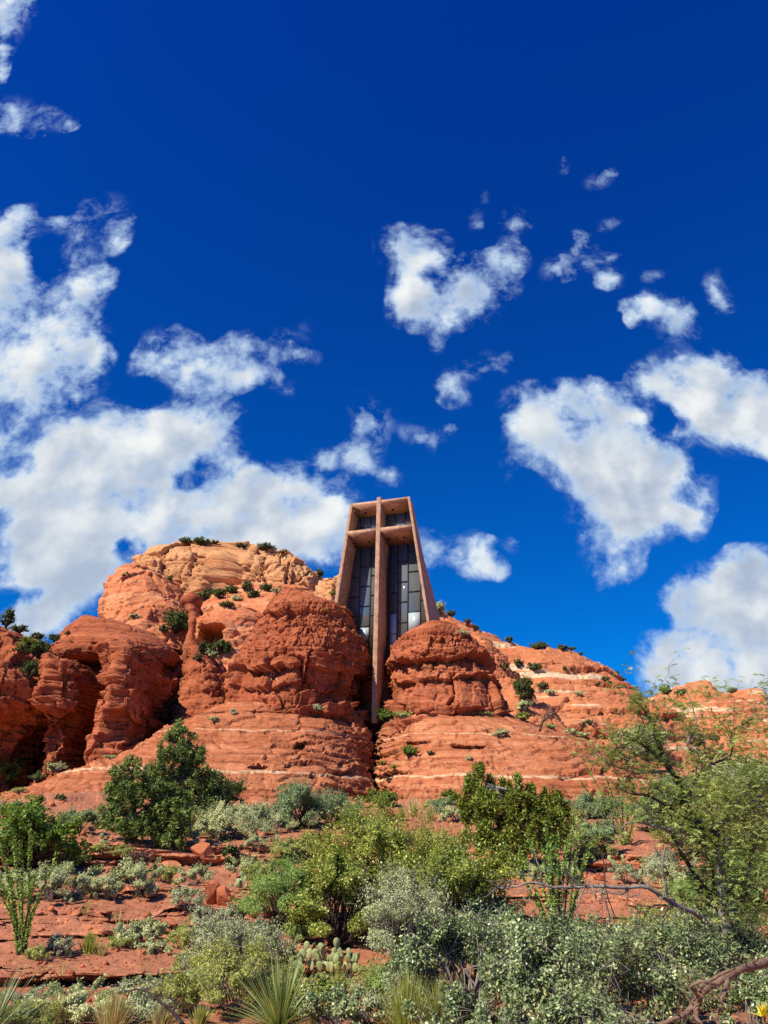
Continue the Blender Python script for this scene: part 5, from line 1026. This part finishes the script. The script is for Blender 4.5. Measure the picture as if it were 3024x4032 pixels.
        extra.append(np.array([at(x + p[0] * rx, y + p[1] * ry, D + d) for p, d in zip(a, rs.uniform(-.6, 1.2, n))]) - o)
    E = np.concatenate([E] + extra); n = len(E); K = 9
    ax = unit(rs.normal(size=(n, 3)) * np.array([1, 1, .45])); up = unit(np.array([0, 0, 1.]) + rs.normal(size=(n, 3)) * .35); sd = unit(np.cross(ax, up))
    s = np.linspace(0, 1, K); ll = rs.uniform(.07, .14, n)
    C = E[:, None] + ax[:, None] * (ll[:, None, None] * s[None, :, None]); C[..., 2] -= .03 * s[None] ** 2
    Q = np.concatenate([C + sd[:, None] * .015, C - sd[:, None] * .015], 1).reshape(-1, 3)
    al = np.concatenate([np.repeat((sd + ax * .4)[:, None], K, 1), np.repeat((-sd + ax * .4)[:, None], K, 1)], 1).reshape(-1, 3)
    ou = np.repeat(up[:, None], 2 * K, 1).reshape(-1, 3)
    v, f = leafmesh(Q, .040, .0145, ou * 2, 0, along=al, jit=.4)
    mesh_np('crown', v, [f], LM['mesq'], e)
thorny_tree()
def snag(label, paths, D, bark, name='dead_branch', cat='branch', tw=6, px=.006, L=.3):
    m = MB(); o = None; kids = []
    for (pts, r0, r1) in paths:
        P = poly3(pts, D); P = smooth_path(P, 4); P = P + np.cumsum(rs.normal(size=P.shape) * .004, 0)
        if o is None: o = P[0].copy()
        m.tube(P - o, np.linspace(r0, r1, len(P)) * (1 + .12 * rs.normal(size=len(P)).clip(-1, 1)), 8)
        sprigs(m, P - o, r0 * .6, r1, tw, L, 2, px)
    q = m.build(name, BK[bark], None, True); q.location = o; return tag(q, label, cat)
snag('thick dead brown log reaching in from the bottom right', [
 (zz([(1760, 1130, .3), (1659, 1165, .2), (1540, 1200, 0), (1400, 1270, -.2), (1290, 1340, -.3), (1250, 1400, -.4), (1190, 1470, -.5), (1060, 1510, -.6), (960, 1530, -.6)]), .036, .012),
 (zz([(1250, 1400, -.4), (1262, 1300, -.5), (1370, 1222, -.5), (1480, 1190, -.5)]), .018, .008), (zz([(1270, 1380, -.4), (1220, 1300, -.6), (1270, 1265, -.6), (1360, 1270, -.6)]), .016, .007), (zz([(1430, 1260, -.3), (1400, 1380, -.5), (1380, 1480, -.5), (1390, 1560, -.6)]), .018, .010), (zz([(1255, 1400, -.4), (1250, 1480, -.5), (1290, 1560, -.6)]), .022, .012)], 6.8, 'brown', 'dead_log', 'log', 5, .004, .22)
snag('thin black dead branch arching down at the bottom left', [([(278, 2140), (304, 2138), (327, 2153), (350, 2173), (368, 2192), (388, 2222)], .008, .02), ([(327, 2153), (352, 2150), (395, 2175)], .006, .004)], 9.8, 'dark', tw=8, px=.004, L=.25)
snag('pale dead twigs lying on the ledge left of the dead branch', [([(196, 2128), (222, 2108), (240, 2112)], .008, .005), ([(205, 2130), (228, 2118), (236, 2126)], .006, .004)], 14.4, 'grey', tw=6, px=.006, L=.25)
snag('gnarled dead juniper snag on the right bench below the spur', [([(1166, 1580), (1170, 1566), (1176, 1556), (1190, 1546), (1206, 1536)], .14, .04), ([(1176, 1556), (1176, 1546), (1186, 1538)], .07, .03), ([(1190, 1546), (1200, 1548), (1212, 1543)], .05, .02)], 79, 'dark', 'dead_tree', 'tree', 6, .03, 1.0)
def bare_bush(label, x, y, w, h, bark, n=26, D=None):
    b = spot(x, y, D); W, H = size(x, y, w, h, b); px = mpp(x, y, b.y) * 2.16; m = MB()
    for k in range(n):
        t = np.array([rs.uniform(-.5, .5) * W, rs.uniform(-.4, .4) * W, H * rs.uniform(.5, 1)]); P = smooth_path([np.zeros(3), t * np.array([.4, .4, .55]) + rs.normal(size=3) * .04 * W, t], 4)
        m.tube(P, np.linspace(max(.012, px * .5), px * .3, len(P)), 4); sprigs(m, P, .01, .004, 4, H * .35, 1, px * .8)
    o = m.build('bare_bush', BK[bark]); o.location = b; return tag(o, label, 'shrub')
bare_bush('bare black twiggy bush on the ledge below the pines', 305, 1878, 52, 42, 'dark')
bare_bush('dead silver twigs in front of the juniper', 1118, 1868, 44, 44, 'grey', 12, D=24.5)
bare_bush('tangle of black dead twigs beside the feathery tree', 640, 2020, 110, 60, 'dark', 26, D=16.8)
bare_bush('grey dead brush at the left foot of the split boulder', 440, 1990, 40, 24, 'grey', 18)
# ------------------------------------------------------------------ bushes on the cliffs: x, y base, width, height, style, label
CL = [
 (12, 1352, 22, 40, 'dark', 'dark upright tree on the skyline at the far left edge'), (40, 1358, 34, 14, 'dark', 'low dark bush on the far left skyline beside the upright tree'), (82, 1360, 26, 14, 'dark', 'dark bush on the skyline of the left ridge'), (118, 1370, 22, 16, 'dark', 'dark bush at the right end of the left ridge skyline'), (146, 1372, 10, 9, 'dark', 'tiny bush where the left ridge meets the rounded shelf'),
 (62, 1405, 44, 26, 'juniper_s', 'pale green bush in the gully of the left ridge'), (82, 1420, 36, 34, 'dark', 'dark juniper in the gully of the left ridge'), (72, 1450, 26, 22, 'dark', 'dark bush midway down the left gully'), (62, 1466, 40, 34, 'dark', 'large dark juniper at the foot of the left gully'), (42, 1410, 24, 16, 'dark', 'small dark bush left in the gully of the left ridge'),
 (380, 1368, 48, 44, 'dark', 'large dark green juniper on the shelf beside the hoodoo'), (352, 1366, 22, 14, 'dark', 'small bush left of the shelf juniper'), (290, 1336, 20, 10, 'sage', 'grey bush on the edge of the rounded shelf'), (272, 1250, 14, 14, 'dark', 'dark bush perched on the orange shoulder'), (366, 1255, 12, 12, 'dark', 'dark bush in the notch left of the tan caprock'),
 (440, 1412, 26, 24, 'dark', 'dark bush inside the alcove mouth'), (470, 1416, 34, 30, 'dark', 'dark green bush below the alcove'), (492, 1408, 20, 20, 'dark', 'small bush at the right of the alcove floor'), (456, 1424, 26, 18, 'sage', 'pale bush below the alcove floor'), (425, 1428, 20, 14, 'dark', 'bush left below the alcove'),
 (436, 1176, 34, 12, 'dark', 'dark bushes on the summit of the butte'), (462, 1176, 16, 9, 'dark', 'small dark bush right of the summit'), (400, 1172, 26, 8, 'dark', 'low scrub left of the summit'), (575, 1188, 36, 11, 'dark', 'dark scrub on the butte skyline right of the summit'), (520, 1182, 20, 7, 'dark', 'low scrub on the butte skyline in the middle'), (612, 1196, 20, 8, 'dark', 'small scrub near the right end of the butte skyline'),
 (500, 1282, 26, 16, 'dark', 'dark bush at the foot of the tan caprock'), (535, 1278, 22, 20, 'dark', 'bare twigged bush at the foot of the tan caprock'), (472, 1290, 30, 16, 'dark', 'dark bush on the sloping bench'), (548, 1292, 26, 15, 'dark', 'dark bush on the bench above the big knob'), (440, 1296, 26, 16, 'dark', 'dark bush at the left end of the sloping bench'), (512, 1298, 22, 10, 'sage', 'pale bush in the middle of the sloping bench'), (575, 1276, 24, 14, 'dark', 'small bush right on the sloping bench'), (490, 1312, 30, 12, 'dark', 'dark scrub on the rim of the pale banded rock'), (600, 1282, 20, 12, 'sage', 'pale scrub under the right part of the caprock'), (455, 1284, 16, 12, 'dark', 'bush below the hoodoo side of the caprock'),
 (690, 1246, 16, 14, 'dark', 'dark bush on the small tan cliff left of the chapel'), (718, 1287, 12, 12, 'olive', 'green bush at the foot of the left chapel wall'), (702, 1326, 16, 14, 'juniper_s', 'green bush on the upper right of the big knob'), (740, 1482, 18, 18, 'dark', 'dark bush on the ledge of the big knob near the post'), (683, 1536, 26, 13, 'grey', 'grey bush at the base of the big knob'), (505, 1544, 16, 11, 'grey', 'grey tuft at the left base of the big knob'), (462, 1560, 22, 12, 'sage', 'pale cactus tuft on the left shoulder of the bench'), (762, 1545, 14, 8, 'sage', 'tuft on the bench just left of the cross foot'),
 (366, 1534, 30, 22, 'dark', 'dark bush right of the shaded buttress'), (238, 1640, 22, 9, 'sage', 'pale tuft at the foot of the buttress'), (122, 1668, 36, 20, 'sage', 'pale bush at the foot of the ragged pillar'), (80, 1690, 34, 22, 'dark', 'dark bush below the dark alcove'), (14, 1690, 42, 40, 'juniper_s', 'bright green bush before the dark alcove at the left edge'), (40, 1712, 30, 10, 'fine', 'dry scrub under the left edge bush'), (132, 1728, 22, 12, 'dark', 'dark bush on the left slope of the bench'),
 (838, 1558, 46, 22, 'green', 'green bush at the foot of the cross post'), (826, 1562, 20, 14, 'ygreen', 'bright grass at the foot of the cross post'), (872, 1550, 40, 12, 'fine', 'straw scrub on the right bench beside the cross foot'), (886, 1634, 32, 22, 'green', 'round green bush in the middle of the right bench'), (930, 1632, 16, 10, 'dark', 'small bush right of the round green bush'), (815, 1640, 14, 12, 'olive', 'green tuft in the cleft halfway up'), (812, 1602, 14, 26, 'olive', 'green plants high in the cleft'), (830, 1652, 16, 8, 'olive', 'green tuft right of the cleft'), (852, 1660, 14, 8, 'olive', 'low green tuft below the round green bush'), (843, 1690, 14, 10, 'dark', 'dark tuft on the right bench near the pale band'), (806, 1668, 12, 12, 'olive', 'tuft in the cleft at the pale band'),
 (1090, 1588, 26, 12, 'sage', 'pale scrub on the upper right bench'), (1013, 1642, 14, 8, 'sage', 'tuft under the hollow of the right bench'), (1134, 1520, 34, 54, 'dark', 'tall dark juniper at the right base of the blocky knob'), (1132, 1538, 34, 22, 'sage', 'pale bush below the tall juniper by the knob'), (1130, 1556, 28, 16, 'olive', 'green bush on the bench below the tall juniper'), (1076, 1590, 24, 8, 'grey', 'grey tuft on the bench'), (1238, 1588, 28, 14, 'sage', 'pale bush at the end of the right bench'), (1190, 1574, 24, 10, 'fine', 'olive bush beside the gnarled snag'), (1050, 1545, 30, 8, 'fine', 'straw tuft at the right base of the knob'), (1262, 1592, 20, 10, 'sage', 'pale tuft beyond the end of the right bench'),
 (946, 1330, 30, 24, 'sage', 'olive bush against the right wall of the chapel'), (975, 1330, 18, 12, 'dark', 'dark bush on the skyline just right of the chapel'), (1010, 1345, 14, 8, 'dark', 'small bush on the skyline of the long hill near the chapel'), (1030, 1352, 14, 8, 'dark', 'small bush further down the skyline near the chapel'), (1100, 1382, 18, 12, 'dark', 'dark bush on the skyline notch of the long hill'), (1165, 1402, 34, 12, 'dark', 'grey dark bushes on the flat skyline of the long hill'), (1216, 1404, 22, 10, 'dark', 'round bush on the flat skyline of the long hill'), (1236, 1406, 12, 9, 'dark', 'round dark bush right on the flat skyline'), (1255, 1412, 10, 7, 'dark', 'tiny bush where the flat skyline ends'),
 (1000, 1372, 22, 12, 'sage', 'pale bush above the right knob'), (1120, 1442, 18, 16, 'dark', 'bush in the gully right of the knob'), (1154, 1448, 30, 14, 'dark', 'dark scrub on the top of the spur'), (1090, 1450, 14, 18, 'dark', 'dark bush at the shadow of the knob'), (1175, 1488, 24, 12, 'dark', 'dark scrub on the side of the spur'), (1190, 1500, 20, 10, 'sage', 'pale scrub on the side of the spur'), (1220, 1448, 12, 8, 'dark', 'small bush on the upper band of the long hill'), (1235, 1449, 10, 7, 'dark', 'second small bush on the upper band of the long hill'), (1310, 1472, 18, 10, 'dark', 'bush on the middle band of the long hill'), (1290, 1480, 14, 8, 'dark', 'small bush on the middle band of the long hill'), (1345, 1470, 14, 7, 'dark', 'bush at the right end of the middle band'), (1275, 1565, 16, 10, 'dark', 'dark bush low on the long hill'), (1258, 1568, 16, 8, 'dark', 'small dark bush low on the long hill beside it'), (1440, 1500, 24, 18, 'dark', 'dark bush in the saddle between the far hills'), (1472, 1502, 22, 12, 'dark', 'bush on the far butte below its cap'), (1584, 1496, 20, 8, 'dark', 'low scrub on the far right skyline'), (1250, 1502, 22, 8, 'sage', 'pale scrub on the white ledge of the long hill'), (1335, 1440, 8, 6, 'dark', 'tiny bush on the lower skyline of the long hill'),
]
STY['ygreen'] = ('ygrass', .06, .03, 2.0, 14, .25, 'grey', .012)
for (x, y, w, h, st, lab) in CL:
    h0 = hit(x, y)
    k = 0
    while h0 is None and k < 14: y += 2; k += 1; h0 = hit(x, y)
    if h0 is None: continue
    bush(lab, x, y, w, h, st, cat='bush', name='cliff_bush', group='bushes on the cliffs', one=True, cover=1.2)
